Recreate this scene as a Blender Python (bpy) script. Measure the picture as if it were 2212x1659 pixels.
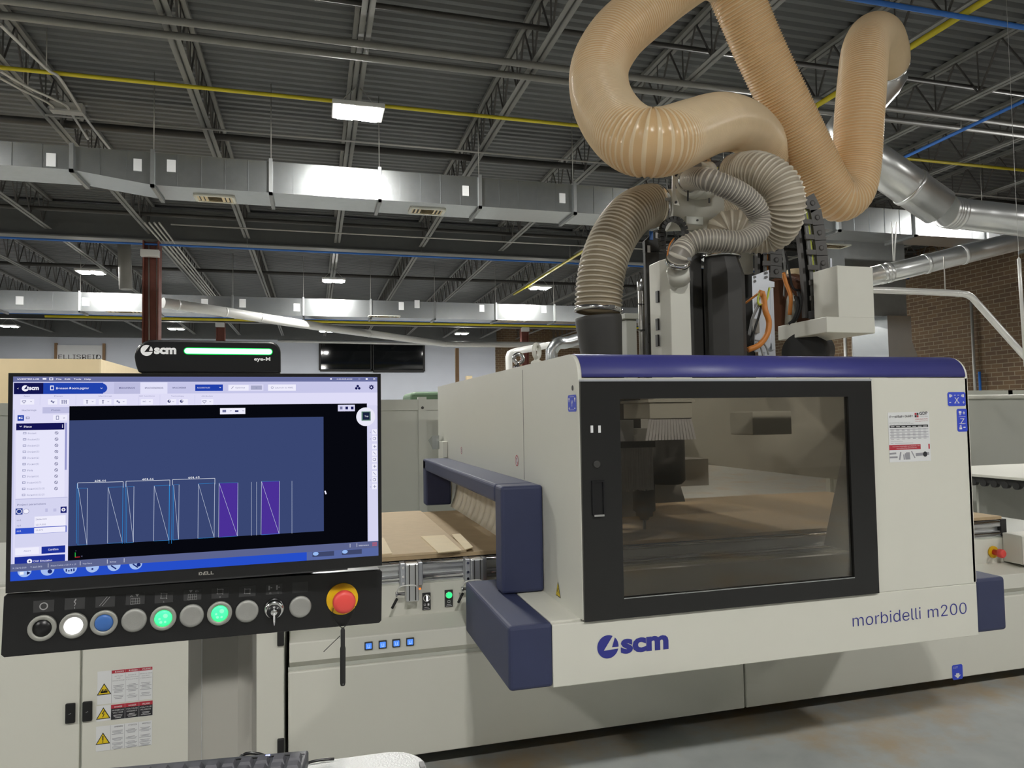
import bpy, math, random
import numpy as np
from mathutils import Matrix, Vector

for o in list(bpy.data.objects):
    bpy.data.objects.remove(o, do_unlink=True)
SC = bpy.context.scene
COL = SC.collection
random.seed(7)

# ---------------------------------------------------------------- camera
W, H = 2212, 1659
F, YAW, PITCH, ROLL, HC = 1540.07, 0.271833406, 0.0454851795, -0.0157508116, 1.53
_cy, _sy, _cp, _sp = math.cos(YAW), math.sin(YAW), math.cos(PITCH), math.sin(PITCH)
FW = np.array([_sy * _cp, _cy * _cp, _sp])
_r = np.array([_cy, -_sy, 0.0])
_u = np.cross(_r, FW)
RT = math.cos(ROLL) * _r + math.sin(ROLL) * _u
UP = -math.sin(ROLL) * _r + math.cos(ROLL) * _u
cam = bpy.data.cameras.new('camera')
camo = bpy.data.objects.new('camera', cam)
COL.objects.link(camo)
M = Matrix.Identity(4)
for i in range(3):
    M[i][0], M[i][1], M[i][2] = RT[i], UP[i], -FW[i]
M[2][3] = HC
camo.matrix_world = M
cam.sensor_width = 36.0
cam.lens = F / W * 36.0
cam.clip_start, cam.clip_end = 0.05, 200
SC.camera = camo

# ---------------------------------------------------------------- world and exposure
wd = bpy.data.worlds.new('world')
SC.world = wd
wd.use_nodes = True
wd.node_tree.nodes['Background'].inputs[0].default_value = (0.8, 0.9, 1.0, 1)
wd.node_tree.nodes['Background'].inputs[1].default_value = 0.01
SC.view_settings.view_transform = 'Standard'
SC.view_settings.look = 'None'
SC.view_settings.gamma = 1.0
SC.view_settings.use_curve_mapping = False
EXPO = 0.0
SC.view_settings.exposure = EXPO
LAMP_L = 540.0          # radiance of the LED strips
LAMP_Z = 5.03
LAMP_XY = [(x, y) for y in (-2.2, 8.2, 18.5, 29.3) for x in (-10.5, -5.0, 0.5, 6.0, 11.5)]


# ---------------------------------------------------------------- geometry helpers
def ray(x, y):
    return (x - W / 2) / F * RT - (y - H / 2) / F * UP + FW


def at(x, y, **k):
    """point of the place seen at picture position x, y that lies on the plane X=, Y= or Z="""
    d = ray(x, y)
    ax = 'XYZ'.index(list(k)[0])
    v = list(k.values())[0] - (HC if ax == 2 else 0)
    p = d * (v / d[ax])
    return np.array([p[0], p[1], p[2] + HC])


def lin(c):
    c = c / 255.0
    return c / 12.92 if c <= 0.04045 else ((c + 0.055) / 1.055) ** 2.4


def rgb(r, g, b):
    return (lin(r), lin(g), lin(b), 1.0)


def nrm(v):
    v = np.array(v, float)
    n = np.linalg.norm(v)
    return v / n if n else v


class MB:
    def __init__(s):
        s.v, s.f, s.m, s.sm = [], [], [], []

    def add(s, vs, fs, m=0, smooth=False):
        b = len(s.v)
        s.v += [tuple(map(float, p)) for p in vs]
        for f in fs:
            s.f.append([b + i for i in f])
            s.m.append(m)
            s.sm.append(smooth)
        return s

    def box(s, x0, x1, y0, y1, z0, z1, m=0):
        vs = [(x, y, z) for z in (z0, z1) for y in (y0, y1) for x in (x0, x1)]
        return s.add(vs, [(0, 2, 3, 1), (4, 5, 7, 6), (0, 1, 5, 4), (2, 6, 7, 3), (0, 4, 6, 2), (1, 3, 7, 5)], m)

    def obox(s, c, ax, ay, az, m=0):
        c, ax, ay, az = [np.array(q, float) for q in (c, ax, ay, az)]
        vs = [c + a * ax + b * ay + d * az for d in (-.5, .5) for b in (-.5, .5) for a in (-.5, .5)]
        return s.add(vs, [(0, 2, 3, 1), (4, 5, 7, 6), (0, 1, 5, 4), (2, 6, 7, 3), (0, 4, 6, 2), (1, 3, 7, 5)], m)

    def prism(s, poly, vec, m=0):
        n = len(poly)
        poly = [np.array(p, float) for p in poly]
        vec = np.array(vec, float)
        vs = poly + [p + vec for p in poly]
        fs = [tuple(range(n))[::-1], tuple(range(n, 2 * n))] + [(i, (i + 1) % n, n + (i + 1) % n, n + i) for i in range(n)]
        return s.add(vs, fs, m)

    def px(s, prof, x0, x1, m=0):       # profile in (y, z) extruded along X
        return s.prism([(x0, a, b) for a, b in prof], (x1 - x0, 0, 0), m)

    def py(s, prof, y0, y1, m=0):       # profile in (x, z) extruded along Y
        return s.prism([(a, y0, b) for a, b in prof], (0, y1 - y0, 0), m)

    def rings(s, rs, m=0, closed=False, caps=True, smooth=True, mats=None):
        n = len(rs[0])
        vs = [p for r in rs for p in r]
        b = len(s.v)
        s.v += [tuple(map(float, p)) for p in vs]
        k = len(rs)
        for i in range(k - 1):
            for j in range(n):
                s.f.append([b + i * n + j, b + i * n + (j + 1) % n, b + (i + 1) * n + (j + 1) % n, b + (i + 1) * n + j])
                s.m.append(mats[i] if mats else m)
                s.sm.append(smooth)
        if caps:
            for q, rev in ((0, True), (k - 1, False)):
                f = [b + q * n + j for j in range(n)]
                s.f.append(f[::-1] if rev else f)
                s.m.append(m)
                s.sm.append(False)
        return s

    def tube(s, pts, r, n=12, m=0, caps=True, smooth=True, mats=None):
        """tube along points; r is a number or one radius per point"""
        pts = [np.array(p, float) for p in pts]
        k = len(pts)
        rr = r if hasattr(r, '__len__') else [r] * k
        T = [nrm(pts[min(i + 1, k - 1)] - pts[max(i - 1, 0)]) for i in range(k)]
        a = np.array([0, 0, 1.0]) if abs(T[0][2]) < .9 else np.array([1.0, 0, 0])
        N = nrm(np.cross(T[0], a))
        rs = []
        for i in range(k):
            N = nrm(N - (N @ T[i]) * T[i])
            B = np.cross(T[i], N)
            rs.append([pts[i] + rr[i] * (math.cos(2 * math.pi * j / n) * N + math.sin(2 * math.pi * j / n) * B) for j in range(n)])
        return s.rings(rs, m, caps=caps, smooth=smooth, mats=mats)

    def lathe(s, c, axis, prof, n=24, m=0, smooth=True, caps=True):
        """profile [(distance along axis, radius)]"""
        c = np.array(c, float)
        A = nrm(axis)
        a = np.array([0, 0, 1.0]) if abs(A[2]) < .9 else np.array([1.0, 0, 0])
        N = nrm(np.cross(A, a))
        B = np.cross(A, N)
        rs = [[c + h * A + max(r, 1e-5) * (math.cos(2 * math.pi * j / n) * N + math.sin(2 * math.pi * j / n) * B) for j in range(n)] for h, r in prof]
        return s.rings(rs, m, caps=caps, smooth=smooth)

    def poly(s, pts, m=0):
        return s.add(pts, [tuple(range(len(pts)))], m)

    def build(s, name, mats, parent=None, bevel=0, seg=2, kind=None):
        me = bpy.data.meshes.new(name)
        if not isinstance(mats, (list, tuple)):
            mats = [mats]
        org = np.zeros(3)
        p = parent
        if parent is not None:
            while p.parent is not None:
                p = p.parent
            org = np.array(p.location)
        else:
            V = np.array(s.v)
            org = np.array([(V[:, 0].min() + V[:, 0].max()) / 2, (V[:, 1].min() + V[:, 1].max()) / 2, V[:, 2].min()])
        me.from_pydata([tuple(np.array(v) - org) for v in s.v], [], s.f)
        for mm in mats:
            me.materials.append(mm)
        me.polygons.foreach_set('material_index', s.m)
        me.polygons.foreach_set('use_smooth', s.sm)
        me.update()
        o = bpy.data.objects.new(name, me)
        COL.objects.link(o)
        if parent is not None:
            o.parent = parent
        else:
            o.location = org
        if bevel:
            b = o.modifiers.new('bevel', 'BEVEL')
            b.width, b.segments, b.limit_method, b.angle_limit = bevel, seg, 'ANGLE', math.radians(50)
        if kind:
            o['kind'] = kind
        return o


def tag(o, label=None, cat=None, group=None, kind=None):
    for k, v in (('label', label), ('category', cat), ('group', group), ('kind', kind)):
        if v:
            o[k] = v
    return o


def thing(name, label, cat, loc, group=None):
    o = bpy.data.objects.new(name, None)
    COL.objects.link(o)
    o.location = loc
    o.empty_display_size = .05
    return tag(o, label, cat, group)


def dup(root, delta, label=None, group=None):
    """copy of a thing with copies of its parts and sub-parts"""
    def rec(o, par):
        c = o.copy()
        COL.objects.link(c)
        if par is not None:
            c.parent = par
        for ch in list(o.children):
            rec(ch, c)
        return c
    r = rec(root, None)
    r.location = Vector(root.location) + Vector(delta)
    if label:
        r['label'] = label
    if group:
        r['group'] = group
    return r


def spline(pts, step):
    """Catmull-Rom through points, resampled at equal distance"""
    P = [np.array(p, float) for p in pts]
    P = [2 * P[0] - P[1]] + P + [2 * P[-1] - P[-2]]
    out = []
    for i in range(1, len(P) - 2):
        for t in np.linspace(0, 1, 40, endpoint=False):
            a, b, c, d = P[i - 1], P[i], P[i + 1], P[i + 2]
            out.append(.5 * (2 * b + (c - a) * t + (2 * a - 5 * b + 4 * c - d) * t * t + (3 * b - a - 3 * c + d) * t ** 3))
    out.append(P[-2])
    out = np.array(out)
    # soften kinks
    for _ in range(12):
        out[1:-1] = .25 * out[:-2] + .5 * out[1:-1] + .25 * out[2:]
    L = np.concatenate([[0], np.cumsum(np.linalg.norm(np.diff(out, axis=0), axis=1))])
    n = max(2, int(L[-1] / step) + 1)
    q = np.linspace(0, L[-1], n)
    return [np.array([np.interp(t, L, out[:, k]) for k in range(3)]) for t in q]


def pix(pts):
    return [at(x, y, Y=Y) for x, y, Y in pts]


# ---------------------------------------------------------------- writing
try:                                   # the plain sans-serif that ships with Blender, else the built-in one
    import os
    FONT = bpy.data.fonts.load(os.path.join(bpy.utils.system_resource('DATAFILES'), 'fonts', 'Inter.woff2'))
except Exception:
    FONT = None


def text_mesh(s, off=0.0):
    cu = bpy.data.curves.new('lettering', 'FONT')
    cu.body = s
    cu.size = 1
    cu.offset = off
    if FONT and off <= .02:
        cu.font = FONT
    cu.resolution_u = 3
    ob = bpy.data.objects.new('lettering_source', cu)
    COL.objects.link(ob)
    dg = bpy.context.evaluated_depsgraph_get()
    me = bpy.data.meshes.new_from_object(ob.evaluated_get(dg))
    vs = [tuple(v.co) for v in me.vertices]
    fs = [tuple(p.vertices) for p in me.polygons]
    bpy.data.objects.remove(ob)
    bpy.data.curves.remove(cu)
    bpy.data.meshes.remove(me)
    return vs, fs


class Plane:
    """a flat face with its own u (right), v (up) axes and outward normal"""
    def __init__(s, o, u, v):
        s.o = np.array(o, float)
        s.u = nrm(u)
        v = np.array(v, float)
        s.v = nrm(v - (v @ s.u) * s.u)
        s.n = np.cross(s.u, s.v)

    def P(s, a, b, h=0.0):
        return s.o + a * s.u + b * s.v + h * s.n

    def pic(s, x, y):                    # picture position -> (a, b) on the plane
        d = ray(x, y)
        c = np.array([0, 0, HC])
        t = ((s.o - c) @ s.n) / (d @ s.n)
        q = c + d * t - s.o
        return np.array([q @ s.u, q @ s.v])

    def rect(s, mb, a0, b0, a1, b1, h, m=0):
        return mb.poly([s.P(a0, b0, h), s.P(a1, b0, h), s.P(a1, b1, h), s.P(a0, b1, h)], m)

    def line(s, mb, p, q, w, h, m=0):
        p, q = np.array(p), np.array(q)
        d = nrm(q - p)
        e = np.array([-d[1], d[0]]) * w / 2
        return mb.poly([s.P(*(p - e), h), s.P(*(q - e), h), s.P(*(q + e), h), s.P(*(p + e), h)], m)

    def disc(s, mb, c, r, h, m=0, n=28, r2=None):
        return mb.poly([s.P(c[0] + r * math.cos(2 * math.pi * i / n), c[1] + (r2 or r) * math.sin(2 * math.pi * i / n), h) for i in range(n)], m)

    def ringd(s, mb, c, r, w, h, m=0, n=24):
        for i in range(n):
            a, b = 2 * math.pi * i / n, 2 * math.pi * (i + 1) / n
            mb.poly([s.P(c[0] + q * math.cos(t), c[1] + q * math.sin(t), h) for q, t in ((r - w, a), (r, a), (r, b), (r - w, b))], m)

    def text(s, mb, txt, p0, p1, cap, h, m=0, off=0.0, shear=0.0):
        """lettering whose baseline runs from p0 to p1, capital height cap"""
        vs, fs = text_mesh(txt, off)
        if not vs:
            return
        V = np.array(vs)
        x0, x1 = V[:, 0].min(), V[:, 0].max()
        p0, p1 = np.array(p0, float), np.array(p1, float)
        d = nrm(p1 - p0)
        e = np.array([-d[1], d[0]])
        k = np.linalg.norm(p1 - p0) / (x1 - x0)
        ky = cap / 0.70
        out = []
        for x, y, z in vs:
            q = p0 + d * ((x - x0) * k + shear * y * ky) + e * y * ky
            out.append(s.P(q[0], q[1], h))
        mb.add(out, fs, m)

    def logo(s, mb, c, r, h, m=0):
        """round emblem with the slit and the small quarter piece"""
        cx, cy = c
        big = [(.46, .88), (-.40, -.31), (.97, -.24)]
        a0, a1 = math.atan2(-.24, .97), math.atan2(.88, .46) - 2 * math.pi
        arc = [(math.cos(a0 + (a1 - a0) * i / 30), math.sin(a0 + (a1 - a0) * i / 30)) for i in range(31)]
        cen = big[1]
        for i in range(30):
            mb.poly([s.P(cx + r * q[0], cy + r * q[1], h) for q in (cen, arc[i + 1], arc[i])], m)
        b0, b1 = math.atan2(.74, .66), math.atan2(-.08, 1.0)
        arc = [(math.cos(b0 + (b1 - b0) * i / 8), math.sin(b0 + (b1 - b0) * i / 8)) for i in range(9)]
        mb.poly([s.P(cx + r * q[0], cy + r * q[1], h) for q in [(.38, -.08)] + arc[::-1]], m)


# ---------------------------------------------------------------- materials
def mat(name, col, rough=.5, metal=0.0, var=0.0, vscale=6.0, bump=0.0, bscale=200.0, spec=None, emit=None, es=0.0, coat=0.0, alpha=1.0):
    m = bpy.data.materials.new(name)
    m.use_nodes = True
    nt = m.node_tree
    b = nt.nodes['Principled BSDF']
    b.inputs['Base Color'].default_value = col
    b.inputs['Roughness'].default_value = rough
    b.inputs['Metallic'].default_value = metal
    if spec is not None:
        b.inputs['Specular IOR Level'].default_value = spec
    if coat:
        b.inputs['Coat Weight'].default_value = coat
    if emit:
        b.inputs['Emission Color'].default_value = emit
        b.inputs['Emission Strength'].default_value = es
    tc = nt.nodes.new('ShaderNodeTexCoord')
    if var:
        nz = nt.nodes.new('ShaderNodeTexNoise')
        nz.inputs['Scale'].default_value = vscale
        nz.inputs['Detail'].default_value = 4
        nt.links.new(tc.outputs['Object'], nz.inputs['Vector'])
        mx = nt.nodes.new('ShaderNodeMix')
        mx.data_type = 'RGBA'
        mx.inputs[6].default_value = tuple(c * (1 - var) for c in col[:3]) + (1,)
        mx.inputs[7].default_value = tuple(min(1, c * (1 + var)) for c in col[:3]) + (1,)
        nt.links.new(nz.outputs['Fac'], mx.inputs[0])
        nt.links.new(mx.outputs[2], b.inputs['Base Color'])
    if bump:
        nb = nt.nodes.new('ShaderNodeTexNoise')
        nb.inputs['Scale'].default_value = bscale
        nt.links.new(tc.outputs['Object'], nb.inputs['Vector'])
        bp = nt.nodes.new('ShaderNodeBump')
        bp.inputs['Strength'].default_value = bump
        bp.inputs['Distance'].default_value = .002
        nt.links.new(nb.outputs['Fac'], bp.inputs['Height'])
        nt.links.new(bp.outputs['Normal'], b.inputs['Normal'])
    return m


def glow(name, col, s=1.0):
    m = bpy.data.materials.new(name)
    m.use_nodes = True
    nt = m.node_tree
    nt.nodes.clear()
    e = nt.nodes.new('ShaderNodeEmission')
    e.inputs[0].default_value = col
    e.inputs[1].default_value = s * 2 ** -EXPO
    o = nt.nodes.new('ShaderNodeOutputMaterial')
    nt.links.new(e.outputs[0], o.inputs[0])
    return m


m_white = mat('machine_white_paint', (.66, .655, .585, 1), .42, var=.02, vscale=3, bump=.08, bscale=500)
m_white2 = mat('light_grey_paint', (.50, .51, .46, 1), .45, var=.03, bump=.05, bscale=300)
m_post = mat('pedestal_grey_paint', (.31, .30, .27, 1), .5, var=.02)
m_blue = mat('hood_blue_paint', (.050, .053, .235, 1), .38, var=.04, bump=.12, bscale=600)
m_bump = mat('navy_foam_vinyl', (.029, .037, .092, 1), .55, var=.12, vscale=9, bump=.25, bscale=900)
m_black = mat('black_gloss', (.008, .008, .009, 1), .28, var=.1)
m_blackm = mat('black_matte', (.012, .012, .012, 1), .6, var=.1)
m_dark = mat('dark_grey_rubber', (.035, .034, .032, 1), .55, var=.15, vscale=12)
m_frame = mat('black_door_frame', (.012, .012, .012, 1), .33, var=.08)
m_ink = mat('logo_blue_ink', (.03, .035, .26, 1), .45, var=.02)
m_alu = mat('aluminium', (.62, .63, .64, 1), .35, .85, var=.05, vscale=20)
m_galv = mat('galvanised_steel', (.46, .48, .49, 1), .27, .92, var=.12, vscale=14, bump=.05, bscale=40)
m_galvd = mat('galvanised_flange', (.30, .31, .31, 1), .5, .7, var=.15)
m_chrome = mat('polished_steel', (.75, .75, .76, 1), .15, 1.0, var=.03)
m_bracket = mat('zinc_plate', (.50, .52, .56, 1), .4, .6, var=.06)
m_joist = mat('joist_grey_paint', (.20, .20, .19, 1), .6, var=.12, vscale=5)
m_joistd = mat('web_rod_paint', (.10, .095, .09, 1), .6, var=.2)
m_girder = mat('girder_dark_paint', (.11, .115, .115, 1), .6, var=.1)
m_pipe = mat('painted_pipe_grey', (.22, .215, .20, 1), .5, var=.15, vscale=4)
m_piped = mat('dark_iron_pipe', (.045, .042, .038, 1), .5, var=.25)
m_cond = mat('conduit_zinc', (.50, .49, .46, 1), .45, .5, var=.1)
m_yel = mat('yellow_gas_pipe', (.62, .52, .02, 1), .45, var=.08)
m_bluep = mat('blue_air_pipe', (.03, .16, .55, 1), .45, var=.08)
m_col = mat('red_oxide_steel', (.20, .062, .045, 1), .6, var=.2, vscale=8)
m_wallw = mat('white_wall_paint', (.56, .59, .66, 1), .8, var=.04, vscale=1.5)
m_wallp = mat('plain_wall_paint', (.45, .45, .43, 1), .85, var=.08)
m_pane = mat('dark_window_glass', (.006, .007, .008, 1), .06, var=.1)
m_mdf = mat('mdf_board', (.56, .43, .27, 1), .7, var=.08, vscale=18)
m_mdfl = mat('pale_maple_strip', (.75, .62, .40, 1), .6, var=.06, vscale=15)
m_mdfd = mat('spoilboard', (.42, .31, .18, 1), .75, var=.12, vscale=10)
m_ply = mat('plywood_pale', (.72, .58, .36, 1), .65, var=.06, vscale=6)
m_plye = mat('brown_timber', (.25, .15, .08, 1), .7, var=.2)
m_paper = mat('white_paper', (.72, .73, .74, 1), .6, var=.02)
m_paperg = mat('grey_print', (.30, .30, .33, 1), .7, var=.1)
m_red = mat('sticker_red', (.45, .03, .05, 1), .5, var=.03)
m_txtw = mat('white_print', (.75, .75, .76, 1), .5, var=.02)
m_txtk = mat('black_print', (.02, .02, .025, 1), .5, var=.1)
m_stick = mat('blue_sticker', (.035, .07, .58, 1), .45, var=.04)
m_stripe = mat('sticker_yellow', (.75, .55, .01, 1), .45, var=.03)
m_estopy = mat('estop_yellow', (.70, .42, .005, 1), .45, var=.04)
m_estopr = mat('estop_red', (.72, .07, .06, 1), .45, var=.05)
m_btn = mat('button_metal', (.33, .33, .31, 1), .45, .35, var=.1, vscale=60, bump=.2, bscale=1500)
m_ring = mat('button_ring_metal', (.33, .33, .30, 1), .5, .35, var=.1, vscale=60)
m_lensb = mat('blue_lens', (.045, .14, .42, 1), .4, var=.06)
m_lensk = mat('black_lens', (.006, .006, .007, 1), .35, var=.1)
m_sym = mat('symbol_plate_black', (.030, .030, .031, 1), .55, var=.2, vscale=60)
m_symw = mat('symbol_print', (.30, .30, .30, 1), .5, var=.05)
m_glog = mat('green_lens_glow', (.1, .9, .4, 1), .3, emit=rgb(20, 235, 110), es=1.2)
m_glow_w = glow('white_lens_glow', (1, .98, 1, 1), 1.6)
m_glow_g2 = glow('green_lens_centre', rgb(150, 255, 200), 1.1)
m_glow_rim = glow('green_halo_rim', rgb(10, 225, 80), 1.6)  # halo of the signal bar, put into the colour of its edge
m_glow_bar = glow('green_led_bar', (.30, 1.0, .50, 1), 3.2)
m_glow_bb = glow('blue_square_glow', rgb(90, 150, 255), 1.0)
m_glow_bw = glow('blue_square_mark', rgb(180, 215, 255), 1.0)
m_led = glow('led_strip_glow', (1.0, .985, .94, 1), LAMP_L)
m_kb = mat('keyboard_grey', (.075, .078, .088, 1), .4, var=.05)
m_key = mat('keycap', (.10, .10, .115, 1), .45, var=.05)
m_tray = mat('white_textured_tray', (.66, .67, .66, 1), .28, var=.02, bump=.5, bscale=350)
m_strip = mat('curtain_strip', (.55, .49, .38, 1), .6, var=.06)
m_brush = mat('white_bristle', (.62, .62, .64, 1), .6, var=.15, vscale=60)
m_inner = mat('inner_grey', (.46, .46, .45, 1), .5, var=.06)
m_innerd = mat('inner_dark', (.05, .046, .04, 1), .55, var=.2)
m_copper = mat('copper_louvre', (.30, .16, .09, 1), .4, .5, var=.2)
m_orange = mat('orange_cable', (.62, .22, .04, 1), .45, var=.08)
m_ygreen = mat('earth_cable', (.55, .60, .08, 1), .45, var=.08)
m_gcable = mat('grey_cable', (.22, .22, .22, 1), .5, var=.1)
m_brown = mat('motor_brown', (.14, .055, .025, 1), .55, var=.25, vscale=20)
m_green = mat('machine_green', (.09, .16, .09, 1), .5, var=.1)
m_spiral = mat('spiral_duct_steel', (.72, .73, .73, 1), .30, .85, var=.06, vscale=9)
m_chain = mat('chain_grey_plastic', (.082, .077, .074, 1), .5, var=.12)
m_wpipe = mat('white_pipe', (.80, .80, .78, 1), .3, .25, var=.03)


def m_hose(name, film, rib, film_rough, transl):
    res = []
    for nm, c, ro in ((name + '_film', film, film_rough), (name + '_rib', rib, .22)):
        m = mat(nm, c, ro, var=.06, vscale=10)
        nt = m.node_tree
        b = nt.nodes['Principled BSDF']
        out = nt.nodes['Material Output']
        tr = nt.nodes.new('ShaderNodeBsdfTranslucent')
        tr.inputs[0].default_value = c
        mx = nt.nodes.new('ShaderNodeMixShader')
        mx.inputs[0].default_value = transl
        nt.links.new(b.outputs[0], mx.inputs[1])
        nt.links.new(tr.outputs[0], mx.inputs[2])
        nt.links.new(mx.outputs[0], out.inputs[0])
        res.append(m)
    return res


M_TAN = m_hose('tan_hose', (.80, .57, .31, 1), (.90, .74, .50, 1), .24, .30)
M_GREY = m_hose('grey_hose', (.29, .235, .155, 1), (.66, .60, .48, 1), .35, .22)
M_GREYL = m_hose('pale_hose', (.50, .44, .34, 1), (.80, .74, .62, 1), .35, .25)
M_GREYS = m_hose('small_hose', (.27, .245, .215, 1), (.60, .56, .48, 1), .33, .15)


def m_glass_tint():
    m = bpy.data.materials.new('tinted_safety_glass')
    m.use_nodes = True
    nt = m.node_tree
    nt.nodes.clear()
    t = nt.nodes.new('ShaderNodeBsdfTransparent')
    t.inputs[0].default_value = (.64, .61, .56, 1)
    g = nt.nodes.new('ShaderNodeBsdfGlossy')
    g.inputs['Roughness'].default_value = .03
    g.inputs[0].default_value = (1, 1, 1, 1)
    fr = nt.nodes.new('ShaderNodeFresnel')
    fr.inputs[0].default_value = 1.5
    mx = nt.nodes.new('ShaderNodeMixShader')
    o = nt.nodes.new('ShaderNodeOutputMaterial')
    nt.links.new(fr.outputs[0], mx.inputs[0])
    nt.links.new(t.outputs[0], mx.inputs[1])
    nt.links.new(g.outputs[0], mx.inputs[2])
    nt.links.new(mx.outputs[0], o.inputs[0])
    return m


m_tint = m_glass_tint()


def m_floor():
    m = mat('floor_concrete', (.30, .32, .31, 1), .42)
    nt = m.node_tree
    b = nt.nodes['Principled BSDF']
    tc = nt.nodes.new('ShaderNodeTexCoord')
    n1 = nt.nodes.new('ShaderNodeTexNoise')
    n1.inputs['Scale'].default_value = 1.6
    n1.inputs['Detail'].default_value = 8
    n1.inputs['Roughness'].default_value = .65
    r1 = nt.nodes.new('ShaderNodeValToRGB')
    r1.color_ramp.elements[0].position = .50
    r1.color_ramp.elements[0].color = (0, 0, 0, 1)
    r1.color_ramp.elements[1].position = .68
    r1.color_ramp.elements[1].color = (.75, .75, .75, 1)
    n2 = nt.nodes.new('ShaderNodeTexNoise')
    n2.inputs['Scale'].default_value = 7
    n2.inputs['Detail'].default_value = 6
    r2 = nt.nodes.new('ShaderNodeValToRGB')
    r2.color_ramp.elements[0].color = (.33, .35, .35, 1)
    r2.color_ramp.elements[1].color = (.50, .52, .51, 1)
    mx = nt.nodes.new('ShaderNodeMix')
    mx.data_type = 'RGBA'
    mx.inputs[7].default_value = (.44, .30, .14, 1)
    for n in (n1, n2):
        nt.links.new(tc.outputs['Object'], n.inputs['Vector'])
    nt.links.new(n1.outputs['Fac'], r1.inputs[0])
    nt.links.new(n2.outputs['Fac'], r2.inputs[0])
    nt.links.new(r1.outputs[0], mx.inputs[0])
    nt.links.new(r2.outputs[0], mx.inputs[6])
    nt.links.new(mx.outputs[2], b.inputs['Base Color'])
    return m


def m_brick():
    m = mat('brown_brick', (.1, .06, .03, 1), .8)
    nt = m.node_tree
    b = nt.nodes['Principled BSDF']
    tc = nt.nodes.new('ShaderNodeTexCoord')
    mp = nt.nodes.new('ShaderNodeMapping')
    sp = nt.nodes.new('ShaderNodeSeparateXYZ')
    ad = nt.nodes.new('ShaderNodeMath')
    ad.operation = 'ADD'
    cb = nt.nodes.new('ShaderNodeCombineXYZ')
    nt.links.new(tc.outputs['Object'], sp.inputs[0])
    nt.links.new(sp.outputs[0], ad.inputs[0])
    nt.links.new(sp.outputs[1], ad.inputs[1])
    nt.links.new(ad.outputs[0], cb.inputs[0])
    nt.links.new(sp.outputs[2], cb.inputs[1])
    br = nt.nodes.new('ShaderNodeTexBrick')
    br.inputs['Scale'].default_value = 1
    br.inputs['Brick Width'].default_value = .30
    br.inputs['Row Height'].default_value = .105
    br.inputs['Mortar Size'].default_value = .008
    br.inputs['Color1'].default_value = (.150, .092, .045, 1)
    br.inputs['Color2'].default_value = (.105, .062, .034, 1)
    br.inputs['Mortar'].default_value = (.26, .22, .15, 1)
    nt.links.new(cb.outputs[0], br.inputs['Vector'])
    nt.links.new(br.outputs['Color'], b.inputs['Base Color'])
    return m


m_fl = m_floor()
m_br = m_brick()
m_deck = mat('roof_deck_steel', (.125, .13, .13, 1), .5, .25, var=.12, vscale=1.2)

# ---------------------------------------------------------------- the setting
XW0, XW1, YW0, YW1 = -22.0, 16.0, -12.0, 34.0
ZD = 5.93
MB().box(XW0, XW1, YW0, YW1, -.15, 0).build('floor', m_fl, kind='structure')
d = MB()
prof = []
y = YW0
while y < YW1:
    prof += [(y, ZD + .045), (y + .035, ZD), (y + .10, ZD), (y + .135, ZD + .045)]
    y += .1524
vs = [(XW0, a, b) for a, b in prof] + [(XW1, a, b) for a, b in prof]
n = len(prof)
d.add(vs, [(i, n + i, n + i + 1, i + 1) for i in range(n - 1)])
d.box(XW0, XW1, YW0, YW1, ZD + .06, ZD + .2)
d.build('ceiling', m_deck, kind='structure')
xb = at(1070, 780, Y=YW1)[0]
MB().box(XW0, xb, YW1, YW1 + .2, 0, ZD + .1).build('wall_back', m_wallw, kind='structure')
MB().box(xb, XW1, YW1 + .05, YW1 + .25, 0, ZD + .1).build('wall_back_brick', m_br, kind='structure').name = 'wall_rear'
MB().box(XW1, XW1 + .2, YW0, YW1, 0, ZD + .1).build('wall_right', m_br, kind='structure')
MB().box(XW0 - .2, XW0, YW0, YW1, 0, ZD + .1).build('wall_left', m_wallp, kind='structure')
MB().box(XW0, XW1, YW0 - .2, YW0, 0, ZD + .1).build('wall_front', m_wallp, kind='structure')
for i, (a, b) in enumerate((((691, 742), (803, 798)), ((805, 745), (916, 800)))):
    p, q = at(*a, Y=YW1 - .05), at(*b, Y=YW1 - .05)
    w = MB().box(p[0], q[0], YW1 - .05, YW1 + .01, q[2], p[2]).build('window_%d' % (i + 1), m_pane, kind='structure')
    fr = MB()
    for x in (p[0], q[0]):
        fr.box(x - .05, x + .05, YW1 - .07, YW1 - .02, q[2] - .05, p[2] + .05)
    fr.box(p[0], q[0], YW1 - .07, YW1 - .02, q[2] - .1, q[2])
    fr.box(p[0], q[0], YW1 - .07, YW1 - .02, p[2], p[2] + .06)
    fr.build('window_frame', m_blackm, w)
# dark band at the top of the back wall
MB().box(XW0, xb, YW1 - .3, YW1 - .01, ZD - .75, ZD - .02).build('trim_1', m_girder, kind='structure')

# ---------------------------------------------------------------- joists, girders, columns
JB = HC + 3.8
JX = [.50 + 1.826 * k for k in range(-9, 9)]


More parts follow.
